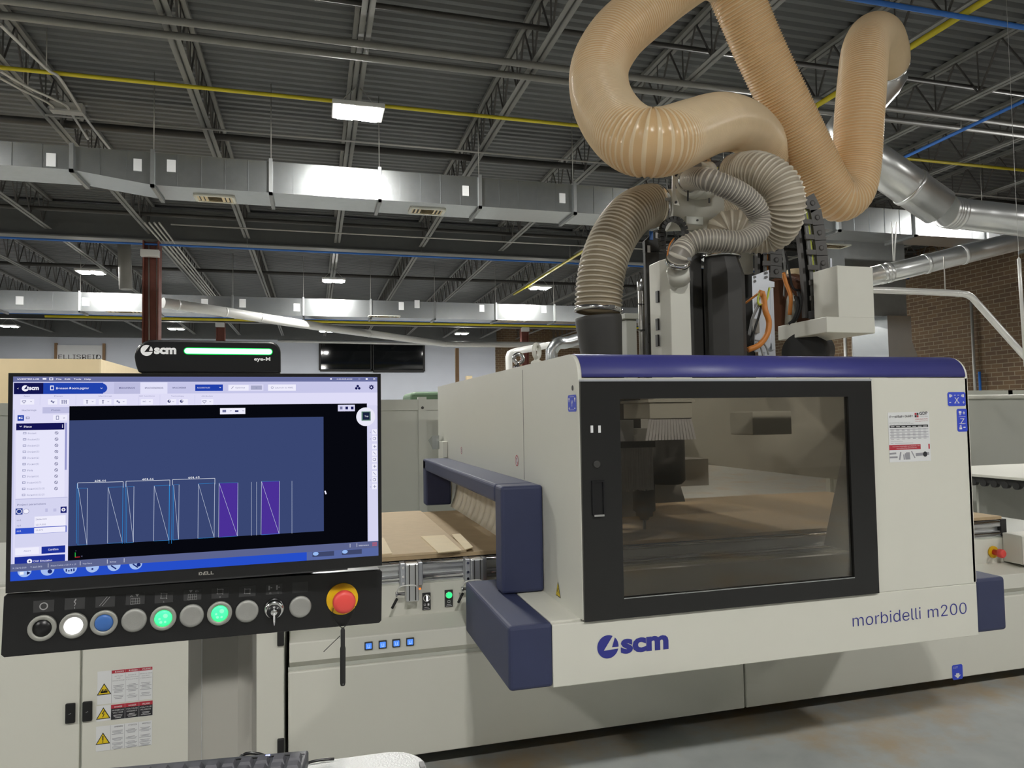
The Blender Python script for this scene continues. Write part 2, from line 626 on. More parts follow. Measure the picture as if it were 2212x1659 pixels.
def joist(x, y0, y1, label, zb=JB):
    r = thing('roof_joist', label, 'joist', (x, (y0 + y1) / 2, zb), 'open-web joists under the roof deck')
    for nm, z0, z1 in (('bottom_chord', zb, zb + .05), ('top_chord', ZD - .05, ZD - .001)):
        b = MB()
        for s in (-1, 1):
            b.box(x + s * .012 - (.05 if s < 0 else 0), x + s * .012 + (.05 if s > 0 else 0), y0, y1, z0 if s else z0, z0 + .008 if nm == 'bottom_chord' else z1)
            b.box(x + s * .012 - .004, x + s * .012 + .004, y0, y1, z0, z1)
        b.build(nm, m_joist, r)
    w = MB()
    n = int((y1 - y0) / .62)
    st = (y1 - y0) / n
    for i in range(n):
        ya, yb = y0 + i * st, y0 + (i + 1) * st
        ym = (ya + yb) / 2
        w.tube([(x, ya, ZD - .03), (x, ym, zb + .03)], .013, 6, caps=False)
        w.tube([(x, ym, zb + .03), (x, yb, ZD - .03)], .013, 6, caps=False)
        w.tube([(x, ym, zb + .03), (x, ym, ZD - .03)], .009, 5, caps=False)
    w.build('web', m_joistd, r)


GY = 15.8
ords = ['first', 'second', 'third', 'fourth', 'fifth', 'sixth', 'seventh', 'eighth', 'ninth', 'tenth', 'eleventh', 'twelfth']
vis = [x for x in JX if -3.5 < x < 11.5]
for x in JX:
    if -3.5 < x < 11.5:
        lb = '%s grey open-web roof joist from the left, above the near rectangular duct' % ords[vis.index(x)]
    elif x <= -3.5:
        lb = 'grey open-web roof joist beyond the left edge of the picture'
    else:
        lb = 'grey open-web roof joist close to the brick wall on the right'
    joist(x, -3.0, GY - .12, lb)
vis2 = [x for x in JX if -9 < x < 9]
for x in JX:
    if -9 < x < 9:
        lb = '%s grey far-bay roof joist from the left, behind the dark girder' % ords[vis2.index(x)]
    else:
        lb = 'grey far-bay roof joist at the far side of the hall'
    joist(x, GY + .12, 28.2, lb)
for x in JX:
    if -12 < x < 13:
        joist(x, 28.6, 33.6, 'short grey roof joist in the last bay before the white back wall')


def girder(y, label):
    zb = JB - .13
    b = MB().px([(y - .15, zb), (y + .15, zb), (y + .15, zb + .025), (y + .012, zb + .025), (y + .012, ZD - .08), (y + .15, ZD - .08),
                 (y + .15, ZD - .055), (y - .15, ZD - .055), (y - .15, ZD - .08), (y - .012, ZD - .08), (y - .012, zb + .025), (y - .15, zb + .025)], XW0 + .05, XW1 - .05)
    r = thing('roof_girder', label, 'girder', (0, y, zb), 'steel girders across the hall')
    b.build('beam', m_girder, r)
    f = MB().box(XW0 + .05, XW1 - .05, y - .151, y + .151, zb - .004, zb + .006)
    f.build('bottom_flange', m_joist, r)


girder(GY, 'dark grey steel girder over the red-brown column, behind the near duct')
girder(28.4, 'far dark grey steel girder in front of the white back wall')


def column(px, y, top, label, w=.3):
    x = at(px, 700, Y=y)[0]
    r = thing('steel_column', label, 'column', (x, y, 0), 'red-brown steel columns')
    h = w / 2
    b = MB()
    b.py([(x - h, 0), (x - h + .02, 0), (x - h + .02, 1), (x - h, 1)], y - h, y + h)
    b = MB()
    b.box(x - h, x - h + .025, y - h, y + h, 0, top)
    b.box(x + h - .025, x + h, y - h, y + h, 0, top)
    b.box(x - h, x + h, y - .012, y + .012, 0, top)
    b.build('post', m_col, r)
    MB().box(x - h - .05, x + h + .05, y - h - .05, y + h + .05, 0, .03).build('base_plate', m_col, r)
    return r, x


cr, cx = column(328, GY, JB - .14, 'large red-brown steel column behind the signal light, with conduits on it')
for k, dx in enumerate((-.06, .09)):
    MB().tube([(cx + dx, GY - .04, .5), (cx + dx + .02, GY - .04, 3.3), (cx + dx, GY - .04, JB - .2)], .014, 8).build('conduit', m_cond, cr)
bx = at(326, 549, Y=GY - .16)
b = MB().box(bx[0] - .17, bx[0] + .17, GY - .30, GY - .16, bx[2] - .07, bx[2] + .07).build('junction_box', m_wpipe, cr, .01)
r2, x2 = column(477, 28.4, JB - .14, 'small far red-brown column just above the signal light bar')
bx = at(476, 703, Y=28.2)
MB().box(bx[0] - .15, bx[0] + .15, 28.0, 28.2, bx[2] - .07, bx[2] + .09).build('junction_box', m_wpipe, r2)
r3, x3 = column(1132, 28.4, JB - .14, 'far red-brown column behind the white side of the router, beside the pipe elbow')
bx = at(1133, 713, Y=28.2)
MB().box(bx[0] - .15, bx[0] + .15, 28.0, 28.2, bx[2] - .07, bx[2] + .09).build('junction_box', m_wpipe, r3)


# ---------------------------------------------------------------- high-bay lights
LBL = {(.5, 8.2): 'brightest nearest high-bay LED light, in front of the near duct under the yellow pipe',
       (6.0, 8.2): 'high-bay LED light hidden behind the large tan hose',
       (11.5, 8.2): 'high-bay LED light at the right edge, above the shiny round duct',
       (-5.0, 18.5): 'bright high-bay LED light left of the red-brown column',
       (.5, 18.5): 'high-bay LED light in the middle, in front of the far duct',
       (6.0, 18.5): 'high-bay LED light beside the yellow pipe left of the striped grey hose',
       (11.5, 18.5): 'high-bay LED light behind the hoses on the right',
       (-10.5, 29.3): 'far high-bay LED light at the left edge above the white wall',
       (-5.0, 29.3): 'far high-bay LED light right of the red-brown column',
       (.5, 29.3): 'far high-bay LED light above the dark windows',
       (6.0, 29.3): 'far high-bay LED light above the white side of the router',
       (11.5, 29.3): 'far high-bay LED light behind the router head'}
lamp0 = None
for x, y in LAMP_XY:
    lb = LBL.get((x, y), 'high-bay LED light outside the picture, over the aisle')
    if lamp0 is None:
        lamp0 = thing('high_bay_light', lb, 'ceiling light', (x, y, LAMP_Z), 'high-bay lights hung from the joists')
        MB().box(x - .29, x + .29, y - .21, y + .21, LAMP_Z + .004, LAMP_Z + .06).build('housing', m_wpipe, lamp0, .01)
        for s in (-1, 1):
            MB().box(x + s * .14 - .085, x + s * .14 + .085, y - .18, y + .18, LAMP_Z - .008, LAMP_Z + .004).build('led_strip', m_led, lamp0)
            MB().tube([(x + s * .25, y, LAMP_Z + .06), (x + s * .02, y, JB + .01)], .005, 6).build('hanger', m_cond, lamp0)
        base = (x, y)
    else:
        dup(lamp0, (x - base[0], y - base[1], 0), lb)


# ---------------------------------------------------------------- ducts
def rect_duct(label, y, zb, zt, dep, cuts, tags, vents, seams, zleft=None, xleft=None, sub=True):
    """rectangular duct along X; cuts are the flange positions"""
    r = thing('air_duct', label, 'duct', ((cuts[0] + cuts[-1]) / 2, y, zb), 'rectangular air ducts')
    zz = lambda x: zb if zleft is None or x > xleft[1] else (zleft if x < xleft[0] else zleft + (zb - zleft) * (x - xleft[0]) / (xleft[1] - xleft[0]))
    for i in range(len(cuts) - 1):
        a, c = cuts[i], cuts[i + 1]
        za, zc = zz(a), zz(c)
        b = MB()
        b.add([(a, y, za), (c, y, zc), (c, y + dep, zc), (a, y + dep, za), (a, y, zt), (c, y, zt), (c, y + dep, zt), (a, y + dep, zt)],
              [(0, 3, 2, 1), (4, 5, 6, 7), (0, 1, 5, 4), (2, 3, 7, 6), (0, 4, 7, 3), (1, 2, 6, 5)])
        k = max(1, int(round((c - a) / seams)))
        for j in range(1, k):
            xs = a + (c - a) * j / k
            b.px([(y - .006, zz(xs)), (y, zz(xs)), (y, zt), (y - .006, zt)], xs - .004, xs + .004)
        b.build('duct_section', m_galv, r)
    for a in cuts[1:-1]:
        za = zz(a)
        f = MB()
        f.box(a - .022, a + .022, y - .035, y, za - .035, zt + .03)
        f.box(a - .022, a + .022, y - .035, y + dep + .035, za - .035, za)
        f.build('flange', m_galvd, r)
        if not -5.5 < a < -2.2:
            MB().tube([(a, y + .05, zt), (a, y + .05, ZD - .06)], .006, 5).build('hanger_rod', m_cond, r)
    for px, py, w, h in tags:
        p = at(px, py, Y=y - .012)
        MB().box(p[0] - w / 2, p[0] + w / 2, y - .012, y - .0065, p[2] - h / 2, p[2] + h / 2).build('paper_tag', m_paper, r)
    for px, py, w, dd in vents:
        p = at(px, py, Z=zb - .012)
        f = MB()
        for s in (-1, 1):
            f.box(p[0] - w / 2, p[0] + w / 2, p[1] + s * dd / 2 - .02, p[1] + s * dd / 2 + .02, zb - .02, zb)
            f.box(p[0] + s * w / 2 - .02, p[0] + s * w / 2 + .02, p[1] - dd / 2, p[1] + dd / 2, zb - .02, zb)
        v = f.build('air_vent', m_white, r)
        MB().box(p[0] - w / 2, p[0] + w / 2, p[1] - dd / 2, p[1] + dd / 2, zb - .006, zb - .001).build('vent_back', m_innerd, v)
        sl = MB()
        for k in range(9):
            xx = p[0] - w / 2 + w * (k + .5) / 9
            if 2 < k < 6:
                continue
            sl.obox((xx, p[1], zb - .012), (.03, 0, .012), (0, dd, 0), (0, 0, .003))
        for k in range(6):
            sl.obox((p[0], p[1] - dd / 2 + dd * (k + .5) / 6, zb - .012), (w * .33, 0, 0), (0, .03, .012), (0, 0, .003))
        sl.build('louvre', m_mdfl, v)
    return r


hd = 2.9
YD = 3.262 * hd
zbD = HC + hd
ztD = at(900, 373, Y=YD)[2]
cutpx = [155, 330, 585, 820, 1036, 1240]
cuts = [-9.5, -7.6, -5.9] + [at(px, 380, Y=YD)[0] for px in cutpx]
x = cuts[-1]
while x < XW1 - 2.0:
    x += 1.5
    cuts.append(x)
cuts.append(XW1 - .3)
rect_duct('long galvanised rectangular duct nearest the router, lit by the brightest lamp', YD, zbD, ztD, .60, cuts,
          [(110, 345, .10, .16), (297, 356, .09, .15), (370, 358, .10, .15), (783, 395, .09, .15), (1006, 412, .09, .14), (1215, 428, .09, .14)],
          [(465, 430, .46, .26), (922, 457, .46, .26), (1800, 532, .5, .26)], .30, zleft=at(75, 361, Y=YD)[2], xleft=(cuts[3], cuts[4]))
YD2 = 19.5
p = at(600, 681, Y=YD2)
zt2 = at(600, 643, Y=YD2)[2]
c2 = [-16 + 1.75 * k for k in range(19)]
rect_duct('far galvanised rectangular duct behind the red-brown column', YD2, p[2], zt2, .62, [c for c in c2 if c < XW1 - .4] + [XW1 - .3],
          [(42, 649, .16, .2), (185, 652, .16, .2), (442, 655, .16, .22), (524, 655, .16, .22), (641, 664, .16, .2), (867, 661, .14, .22), (901, 657, .14, .22), (1041, 666, .14, .2), (1145, 678, .14, .22), (1175, 668, .14, .2)],
          [(270, 674, .8, .3), (830, 684, .8, .3), (1105, 693, .8, .3)], .6)


def round_pipe(name, label, cat, pts, r, m, collars=(), n=18, group=None, cm=None):
    pp = [np.array(p) for p in pts]
    t = thing(name, label, cat, tuple(pp[0]), group)
    MB().tube(pp, r, n).build('pipe_run', m, t)
    for i, f in collars:
        a, b = pp[i], pp[i + 1]
        c = a + (b - a) * f
        d = nrm(b - a)
        MB().lathe(c - d * .02, d, [(0, r), (.005, r * 1.06), (.035, r * 1.06), (.04, r)], n).build('collar', cm or m, t)
    return t


# pipes running along the hall below the joists
def hang(t, p, z1=JB + .02, r=.006):
    MB().tube([(p[0], p[1], p[2]), (p[0], p[1], z1)], r, 6).build('hanger', m_cond, t)


def xpipe(name, label, cat, px, py, z, r, m, x0=XW0 + .5, x1=XW1 - .3, hangs=()):
    p = at(px, py, Z=z)
    t = thing(name, label, cat, (0, p[1], p[2] - r))
    MB().tube([(x0, p[1], p[2]), (x1, p[1], p[2])], r, 12).build('pipe_run', m, t)
    for hx in hangs:
        MB().tube([(hx, p[1], p[2]), (hx, p[1], JB + .01)], .006, 6).build('hanger', m_cond, t)
    return t, p


HJ = [JX[8], JX[10], JX[12]]
xpipe('pipe', 'upper one of two thick grey pipes across the top left', 'pipe', 250, 30, JB - .06, .035, m_pipe, hangs=HJ)
xpipe('pipe', 'lower one of two thick grey pipes across the top left', 'pipe', 250, 62, JB - .06, .035, m_pipe, hangs=HJ)
xpipe('gas_pipe', 'yellow gas pipe crossing above the near duct behind the brightest lamp', 'pipe', 600, 206, JB - .05, .022, m_yel, hangs=HJ)
xpipe('sprinkler_pipe', 'thick dark pipe above the near duct, below a thin conduit', 'pipe', 250, 277, HC + 3.95, .05, m_piped)
xpipe('conduit', 'thin bright conduit across the roof above the near duct', 'conduit', 500, 283, JB - .02, .013, m_cond, x0=at(95, 245, Z=JB - .02)[0])
xpipe('sprinkler_pipe', 'dark sprinkler pipe at the top centre, right of the lamp', 'pipe', 1000, 38, HC + 3.95, .028, m_piped)
xpipe('air_pipe', 'blue air pipe along the dark girder behind the column', 'pipe', 600, 540, JB - .2, .022, m_bluep, hangs=HJ)
xpipe('conduit', 'conduit running along the dark girder below the near duct', 'conduit', 700, 502, JB - .12, .014, m_cond, x0=at(375, 493, Z=JB - .12)[0])
xpipe('sprinkler_pipe', 'dark pipe below the near duct, in front of the girder', 'pipe', 600, 478, HC + 3.95, .04, m_piped)
xpipe('sprinkler_pipe', 'dark pipe across the far bay behind the girder', 'pipe', 600, 590, HC + 3.95, .045, m_piped)
xpipe('gas_pipe', 'far yellow gas pipe below the far duct', 'pipe', 600, 693, JB - .6, .04, m_yel, x0=at(110, 688, Z=JB - .6)[0], hangs=HJ + [JX[6]])
xpipe('air_pipe', 'far blue air pipe above the far yellow pipe', 'pipe', 600, 687, JB - .45, .035, m_bluep, hangs=HJ)
xpipe('air_pipe', 'blue air pipe across the top right corner', 'pipe', 2040, 30, JB - .37, .022, m_bluep, x0=3.2, hangs=(JX[13],))
0 and xpipe('pipe', 'rusty sprinkler pipe at the top right behind the tan hose bend', 'pipe', 2060, 185, HC + 3.95, .03, m_piped, x0=4.0)
0 and xpipe('conduit', 'upper grey rail of two across the right roof', 'conduit', 2050, 245, JB - .03, .03, m_pipe, x0=4.2, hangs=(JX[13],))
0 and xpipe('conduit', 'lower grey rail of two across the right roof', 'conduit', 2050, 275, JB - .03, .03, m_pipe, x0=4.2, hangs=(JX[13],))


def ypipe(name, label, cat, p0, p1, z, r, m, ext0=0, ext1=0):
    a, b = at(*p0, Z=z), at(*p1, Z=z)
    d = nrm(b - a)
    a, b = a - d * ext0, b + d * ext1
    t = thing(name, label, cat, tuple(a))
    MB().tube([a, b], r, 10).build('pipe_run', m, t)
    for f in (.3, .7):
        c = a + (b - a) * f
        MB().tube([c, (c[0], c[1], max(JB + .03, z + .05))], .005, 5).build('hanger', m_cond, t)
    return t


ypipe('gas_pipe', 'yellow gas pipe slanting from the top right behind the tan hoses', 'pipe', (2130, 0), (1110, 636), JB - .3, .030, m_yel, .6)
ypipe('air_pipe', 'blue air pipe on the right running under a joist towards the round duct', 'pipe', (2212, 218), (1900, 365), JB - .17, .022, m_bluep, .6, 2)
for k in range(4):
    a, b = at(352 + 9 * k, 527, Z=JB - .12), at(452 + 5 * k, 641, Z=JB - .12)
    t = thing('conduit', ['leftmost', 'second', 'third', 'rightmost'][k] + ' of four parallel conduits slanting right of the red-brown column', 'conduit', tuple(a), 'conduits beside the column')
    MB().tube([a + (a - b) * .25, b], .018, 8).build('pipe_run', m_cond, t)
    MB().tube([a, (a[0], a[1], JB + .02)], .005, 5).build('hanger', m_cond, t)
z = JB - .125
t = thing('conduit_run', 'bent thin conduits meeting at a grey junction box at the upper left', 'conduit', tuple(at(150, 240, Z=z)))
for pts in (((0, 53), (100, 148), (130, 170), (185, 255), (240, 325)), ((0, 153), (60, 188), (140, 225), (150, 238), (190, 300)), ((0, 168), (50, 195), (105, 222), (122, 240))):
    pp = [at(a, b, Z=z) for a, b in pts]
    MB().tube(spline(pp, .08), .016, 8).build('conduit', m_cond, t)
    MB().tube([pp[1], (pp[1][0], pp[1][1], JB + .3)], .005, 5).build('hanger', m_cond, t)
p = at(146, 239, Z=z)
MB().box(p[0] - .17, p[0] + .17, p[1] - .06, p[1] + .06, z - .03, z + .08).build('junction_box', m_cond, t)
# wooden blocks hanging pipe far left
pp = pix([(265, 545, 18.2), (272, 625, 18.2)])
t = thing('vent_pipe', 'grey vent stub hanging from the roof left of the column', 'pipe', tuple(pp[0]))
MB().tube([pp[0] + [0, 0, .8], pp[1]], .14, 18).build('pipe_run', m_pipe, t)

# white and metal round ducts
round_pipe('extraction_pipe', 'long pale extraction pipe sloping behind the signal light', 'pipe',
           pix([(352, 654, 17), (500, 676, 18.0), (620, 695, 19.0), (700, 707, 20.8), (960, 743, 27.5), (1270, 746, 27.5)]), .115, m_wpipe, ((0, .2), (0, .9), (1, .5), (3, .3), (4, .01)))
tag(MB().tube(pix([(600, 737, 33.93), (960, 744, 33.93)]), .06, 10).build('pipe', m_wpipe), 'thin pale pipe along the white back wall', 'pipe')
t = round_pipe('extraction_pipe', 'shiny bent pipe behind the router roof near the lifting ring', 'pipe',
               spline([at(1192, 800, Y=8.2) * np.array([1, 1, 0])] + pix([(1192, 800, 8.2), (1194, 757, 8.2), (1206, 742, 8.2), (1224, 740, 8.3), (1262, 728, 8.6)]), .05), .075, m_galv)
t = round_pipe('extraction_pipe', 'thin white elbow pipe left of the lifting ring', 'pipe',
               spline([at(1100, 815, Y=9) * np.array([1, 1, 0])] + pix([(1100, 815, 9), (1099, 772, 9), (1103, 763, 9), (1125, 757, 9.1), (1190, 745, 9.6)]), .05), .045, m_wpipe)
round_pipe('round_duct', 'shiny round duct running right from the tan hose end', 'duct',
           pix([(1921, 153, 4.97), (1906, 180, 5.02), (1858, 235, 5.1), (1822, 285, 5.1), (1835, 318, 5.1), (1890, 352, 5.05), (2028, 448, 5.0)]), .165, m_spiral, ((5, .55),), 28)
round_pipe('round_duct', 'shiny round duct with ribbed elbow at the right edge', 'duct',
           pix([(2047, 458, 5.0), (2062, 461, 5.0), (2130, 468, 4.95), (2330, 492, 4.6)]), .135, m_spiral, ((0, .0), (0, .35), (0, .7), (1, .1)), 28)
round_pipe('round_duct', 'grey round duct rising to the right above the white pipe', 'duct',
           pix([(1870, 600, 5.6), (1960, 580, 5.5), (2360, 480, 5.0)]), .092, m_spiral, ((0, .4), (0, .55), (1, .1), (1, .3)), 24)
t = round_pipe('drop_pipe', 'white drop pipe bending down at the right edge', 'pipe',
               spline(pix([(1870, 626, 5.2), (1960, 629, 5.1), (2070, 634, 5.0), (2095, 640, 5.0), (2112, 656, 5.0), (2212, 768, 4.9), (2260, 822, 4.9)]), .04), .029, m_wpipe, ((20, .5),))
hp = at(2042, 630, Y=5.05)
MB().tube([hp, (hp[0], hp[1], at(2042, 575, Y=5.4)[2])], .005, 6).build('hanger', m_cond, t)
pp = pix([(2201, 560, 4.6), (2212, 715, 4.6)])
tag(MB().tube([pp[0] + [0, 0, JB - pp[0][2]], pp[0] + [0, 0, .02], pp[0], pp[1] - [0, 0, .3]], [.0015, .0015, .014, .014], 8).build('hanging_cord', m_wpipe), 'white hanging cord with sleeve at the right edge', 'cord')
t = thing('hanger_wire', 'pair of pale hanger wires above the grey round duct', 'wire', tuple(at(1931, 570, Y=5.5)))
for px in (1926, 1936):
    p = at(1931, 563, Y=5.5)
    MB().tube([at(px, 480, Y=5.5), p + np.array([(px - 1931) * .0012, 0, 0])], .006, 6).build('wire', m_wpipe, t)
# air handler drop by the brick wall
t = thing('duct_drop', 'grey vertical duct drop with flared foot by the brick wall', 'duct', tuple(at(1945, 760, Y=12.0)))
a, b = at(1880, 640, Y=12), at(1955, 765, Y=12)
zt, zm, zlow = at(1920, 600, Y=12)[2], at(1920, 683, Y=12)[2], at(1920, 737, Y=12)[2]
x0, x1, x2_ = at(1909, 700, Y=12)[0], at(1960, 700, Y=12)[0], at(1982, 770, Y=12)[0]
MB().box(x0 - .9, x1, 12, 12.9, zm, zt + 1.2).build('upper_trunk', m_galvd, t)
b = MB().box(x0, x1, 11.9, 12.9, zlow, zm)
b.build('neck', m_galv, t)
MB().prism([(x0, 11.9, zlow), (x1, 11.9, zlow), (x2_ + .15, 11.9, zlow - .9), (x0, 11.9, zlow - .9)], (0, 1.0, 0)).build('flared_foot', m_galv, t)
MB().box(x0, x2_ + .15, 11.9, 12.9, 0, zlow - .9).build('cabinet_base', m_galvd, t)
for k, (px, r, m) in enumerate(((1826, .05, m_wpipe), (1841, .02, m_cond), (1848, .02, m_cond), (1858, .025, m_bluep), (1869, .02, m_cond), (1875, .02, m_cond), (1881, .02, m_cond), (1897, .03, m_cond), (1903, .02, m_cond))):
    p = at(px, 745, X=15.6)
    tag(MB().tube([(p[0], p[1], .3), (p[0], p[1], 4.8)], r, 8).build('wall_conduit', m),
        ['white pipe', 'first thin conduit', 'second thin conduit', 'blue pipe', 'third thin conduit', 'fourth thin conduit', 'fifth thin conduit', 'thick conduit', 'last thin conduit'][k] + ' on the brick wall below the white box', 'conduit', 'conduits on the brick wall')
p = at(2100, 700, X=15.9)
tag(MB().tube([(p[0], p[1], .3), (p[0], p[1], at(2095, 652, X=15.9)[2])], .035, 8).build('wall_conduit', m_cond), 'grey conduit running down the brick wall right of the router', 'conduit')
p = at(2117, 830, X=15.9)
tag(MB().tube([(p[0], p[1], .3), (p[0], p[1], at(2114, 803, X=15.9)[2])], .03, 8).build('wall_conduit', m_bluep), 'short blue pipe on the brick wall right of the router', 'conduit')

# sign on the back wall
t = thing('wall_sign', 'white rectangular sign with thin grey capital letters on the back wall', 'sign', tuple(at(172, 790, Y=YW1 - .1)))
a, b = at(121, 745, Y=YW1 - .06), at(224, 800, Y=YW1 - .06)
MB().box(a[0], b[0], YW1 - .06, YW1, b[2], a[2]).build('sign_board', m_paper, t)
for x in (a[0], b[0]):
    MB().box(x - .05, x + .05, YW1 - .1, YW1, b[2], a[2] + .08).build('frame_post', m_plye, t)
pl = Plane((0, YW1 - .065, 0), (1, 0, 0), (0, 0, 1))
b = MB()
pl.text(b, 'ELLISREID', pl.pic(126, 776), pl.pic(218, 776), .27, 0)
b.build('lettering', m_dark, t)
# crate in front of it
a, b = at(214, 776, Y=9), at(0, 775, Y=9)
t = thing('plywood_crate', 'pale plywood crate at the left above the monitor', 'crate', (a[0] - 1.5, 9, 0))
MB().box(a[0] - 3, a[0], 9, 11.0, 0, a[2]).build('crate_body', m_ply, t)
MB().box(a[0], a[0] + .02, 9.0, 11.0, 0, a[2]).build('side_board', m_mdfl, t)
p = at(988, 790, Y=14)
tag(MB().box(p[0] - .035, p[0] + .035, 14, 14.07, 0, at(988, 752, Y=14)[2]).build('timber_post', m_plye), 'brown timber post in front of the white back wall', 'post')
p = at(1014, 812, Y=12)
tag(MB().box(p[0] - .05, p[0] + .05, 12, 12.1, 0, p[2] + .0).build('wood_block_post', m_ply), 'pale wooden block just above the router side panel', 'block')
a, b = at(887, 846, Y=7.2), at(950, 870, Y=7.2)
tag(MB().box(a[0], b[0] + .3, 7.2, 7.9, 0, a[2]).build('machine_cabinet', m_green, None, .05, 4), 'dark green machine top peeking over the grey guard panels', 'machine')

# guard fence behind the machine
GYF = 6.0
t = thing('guard_fence', 'light grey guard panels behind the router table', 'fence', (-1, GYF, 0))
zt = at(880, 858, Y=GYF)[2]
xs = [-4.2, -2.6, -1.0, at(838, 900, Y=GYF)[0] - .2, at(912, 900, Y=GYF)[0], at(912, 900, Y=GYF)[0] + 1.4]
for i in range(len(xs) - 1):
    pn = MB().box(xs[i] + .03, xs[i + 1] - .03, GYF, GYF + .02, .08, zt - .02).build('panel', m_white2, t, .004)
    MB().box(xs[i] + .03, xs[i + 1] - .03, GYF - .012, GYF, zt - .11, zt - .02).build('top_rail', m_white2, pn)
for x in xs:
    MB().box(x - .035, x + .035, GYF - .02, GYF + .04, 0, zt).build('post', m_white2, t)
    MB().lathe((x, GYF - .021, zt - .09), (0, -1, 0), [(0, .012), (.006, .012)], 10).build('bolt', m_piped, t)
t = thing('guard_fence', 'light grey guard panel right of the router below the brick wall', 'fence', (8, 5.9, 0))
z2 = at(2150, 843, Y=5.9)[2]
pn = MB().box(4.9, 9.6, 5.9, 5.93, .08, z2 - .06).build('panel', m_white2, t)
MB().tube([(4.9, 5.87, z2 - .07), (9.6, 5.87, z2 - .07)], .022, 12).build('top_rail', m_white, pn)
for x in (4.9, 7.2, 9.6):
    MB().box(x - .03, x + .03, 5.93, 5.99, 0, z2).build('post', m_white2, t)
MB().box(4.9, 9.6, 5.93, 5.95, z2 - .06, z2).build('cap_strip', m_white2, t)
# worktable at the right
t = thing('worktable', 'white-topped worktable with black scalloped skirt at the right edge', 'table', (5.8, 4.4, 0))
MB().box(5.0, 6.6, 3.4, 5.1, 1.0, 1.022).build('table_top', m_white, t, .004)
b = MB().box(5.03, 6.57, 3.43, 5.07, .955, 1.0)
for k in range(18):
    b.lathe((5.03, 3.5 + k * .09, .955), (1, 0, 0), [(-.008, .028), (.03, .028)], 10)
b.build('skirt', m_blackm, t)
for x in (5.12, 6.48):
    for y in (3.55, 4.95):
        MB().box(x - .035, x + .035, y - .035, y + .035, 0, .96).build('leg', m_white2, t)
MB().box(5.2, 6.4, 4.6, 4.62, .3, .93).build('back_panel', m_white2, t)

# ================================================================ CNC router
R_ = thing('cnc_router', 'large white cabinet woodworking router with blue hood, tinted door and navy bumpers', 'machine', (1.8, 4.0, 0))
YP, YB = 2.4, 3.144
XR = 4.6
# base
MB().box(.0, XR - .1, 3.36, 4.8, 0, .085).build('plinth', m_blackm, R_)
MB().box(-.105, XR, 3.162, 5.0, .078, .50).box(-.105, XR, 3.30, 5.0, .50, .78).build('base_frame', m_white2, R_)
for a, b in ((-.105, 2.04), (2.048, XR)):
    MB().box(a, b, YB, 3.162, .078, .486).build('lower_cover', m_white, R_, .006)
MB().px([(3.165, .50), (3.132, .529), (3.132, .607), (3.288, .637), (3.298, .637), (3.298, .50)], -.10, XR).build('console_ledge', m_white, R_, .004)
MB().box(-.10, 3.95, 3.288, 3.30, .637, .775).build('control_fascia', m_white, R_)
rl = MB()
for z0, z1, y in ((.838, .874, 3.315), (.812, .838, 3.335), (.786, .812, 3.318), (.772, .786, 3.312)):
    rl.box(-.1, 3.9, y, 3.42, z0, z1)
rl.build('table_rail', m_alu, R_)
for z in (.865, .800):
    MB().tube([(-.1, 3.306, z), (3.88, 3.306, z)], .008, 10).build('guide_rod', m_chrome, R_)
b = MB().box(3.90, 3.94, 3.31, 3.42, .70, .879)
b.build('end_plate', m_blackm, R_)


def clamp_post(xa, xb, z0, cable=True):
    p = MB().box(xa, xb, 3.225, 3.31, z0, .878)
    o = p.build('clamp_post', m_alu, R_, .004)
    g = MB()
    for x in (xa + .012, xb - .018):
        g.box(x, x + .005, 3.2235, 3.226, z0 + .005, .876)
    g.build('slot', m_dark, o)
    for s, x in ((-1, xa), (1, xb)):
        q = MB().box(x - .022 if s < 0 else x, x if s < 0 else x + .022, 3.25, 3.31, .775, .879)
        c = q.build('side_clamp', m_bracket, o, .004)
    for z in (.86, .82, .79):
        MB().lathe((xa - .011, 3.25, z), (0, -1, 0), [(0, .006), (.006, .006)], 10).build('screw', m_chrome, o)
    if cable:
        MB().lathe((xa - .005, 3.235, z0 + .035), (-1, 0, 0), [(0, .008), (.03, .008), (.032, .011), (.042, .011)], 12).build('pneumatic_fitting', m_chrome, o)
        MB().tube(spline([(xa - .045, 3.235, z0 + .036), (xa - .03, 3.20, z0 + .075), (xa + .03, 3.19, z0 + .08), (xb - .005, 3.21, z0 + .06)], .006), .0028, 6).build('air_line', m_wpipe, o)
        MB().tube([(xa - .04, 3.225, z0 + .02), (xa - .065, 3.215, z0 - .02)], .006, 8).build('plug', m_blackm, o)
        MB().lathe((xb + .004, 3.222, z0 + .055), (0, -1, 0), [(0, .005), (.004, .003)], 10).build('status_led', glow('orange_led', rgb(255, 120, 40), 1.5), o)


clamp_post(.395, .452, .712)
clamp_post(.692, .75, .712)
clamp_post(-.05, .01, .712, False)
for k in range(9):
    x = .20 + .062 * k
    MB().lathe((x, 3.312, .8745), (0, 0, 1), [(0, .006), (.006, .006)], 8).build('suction_screw', m_dark, R_)

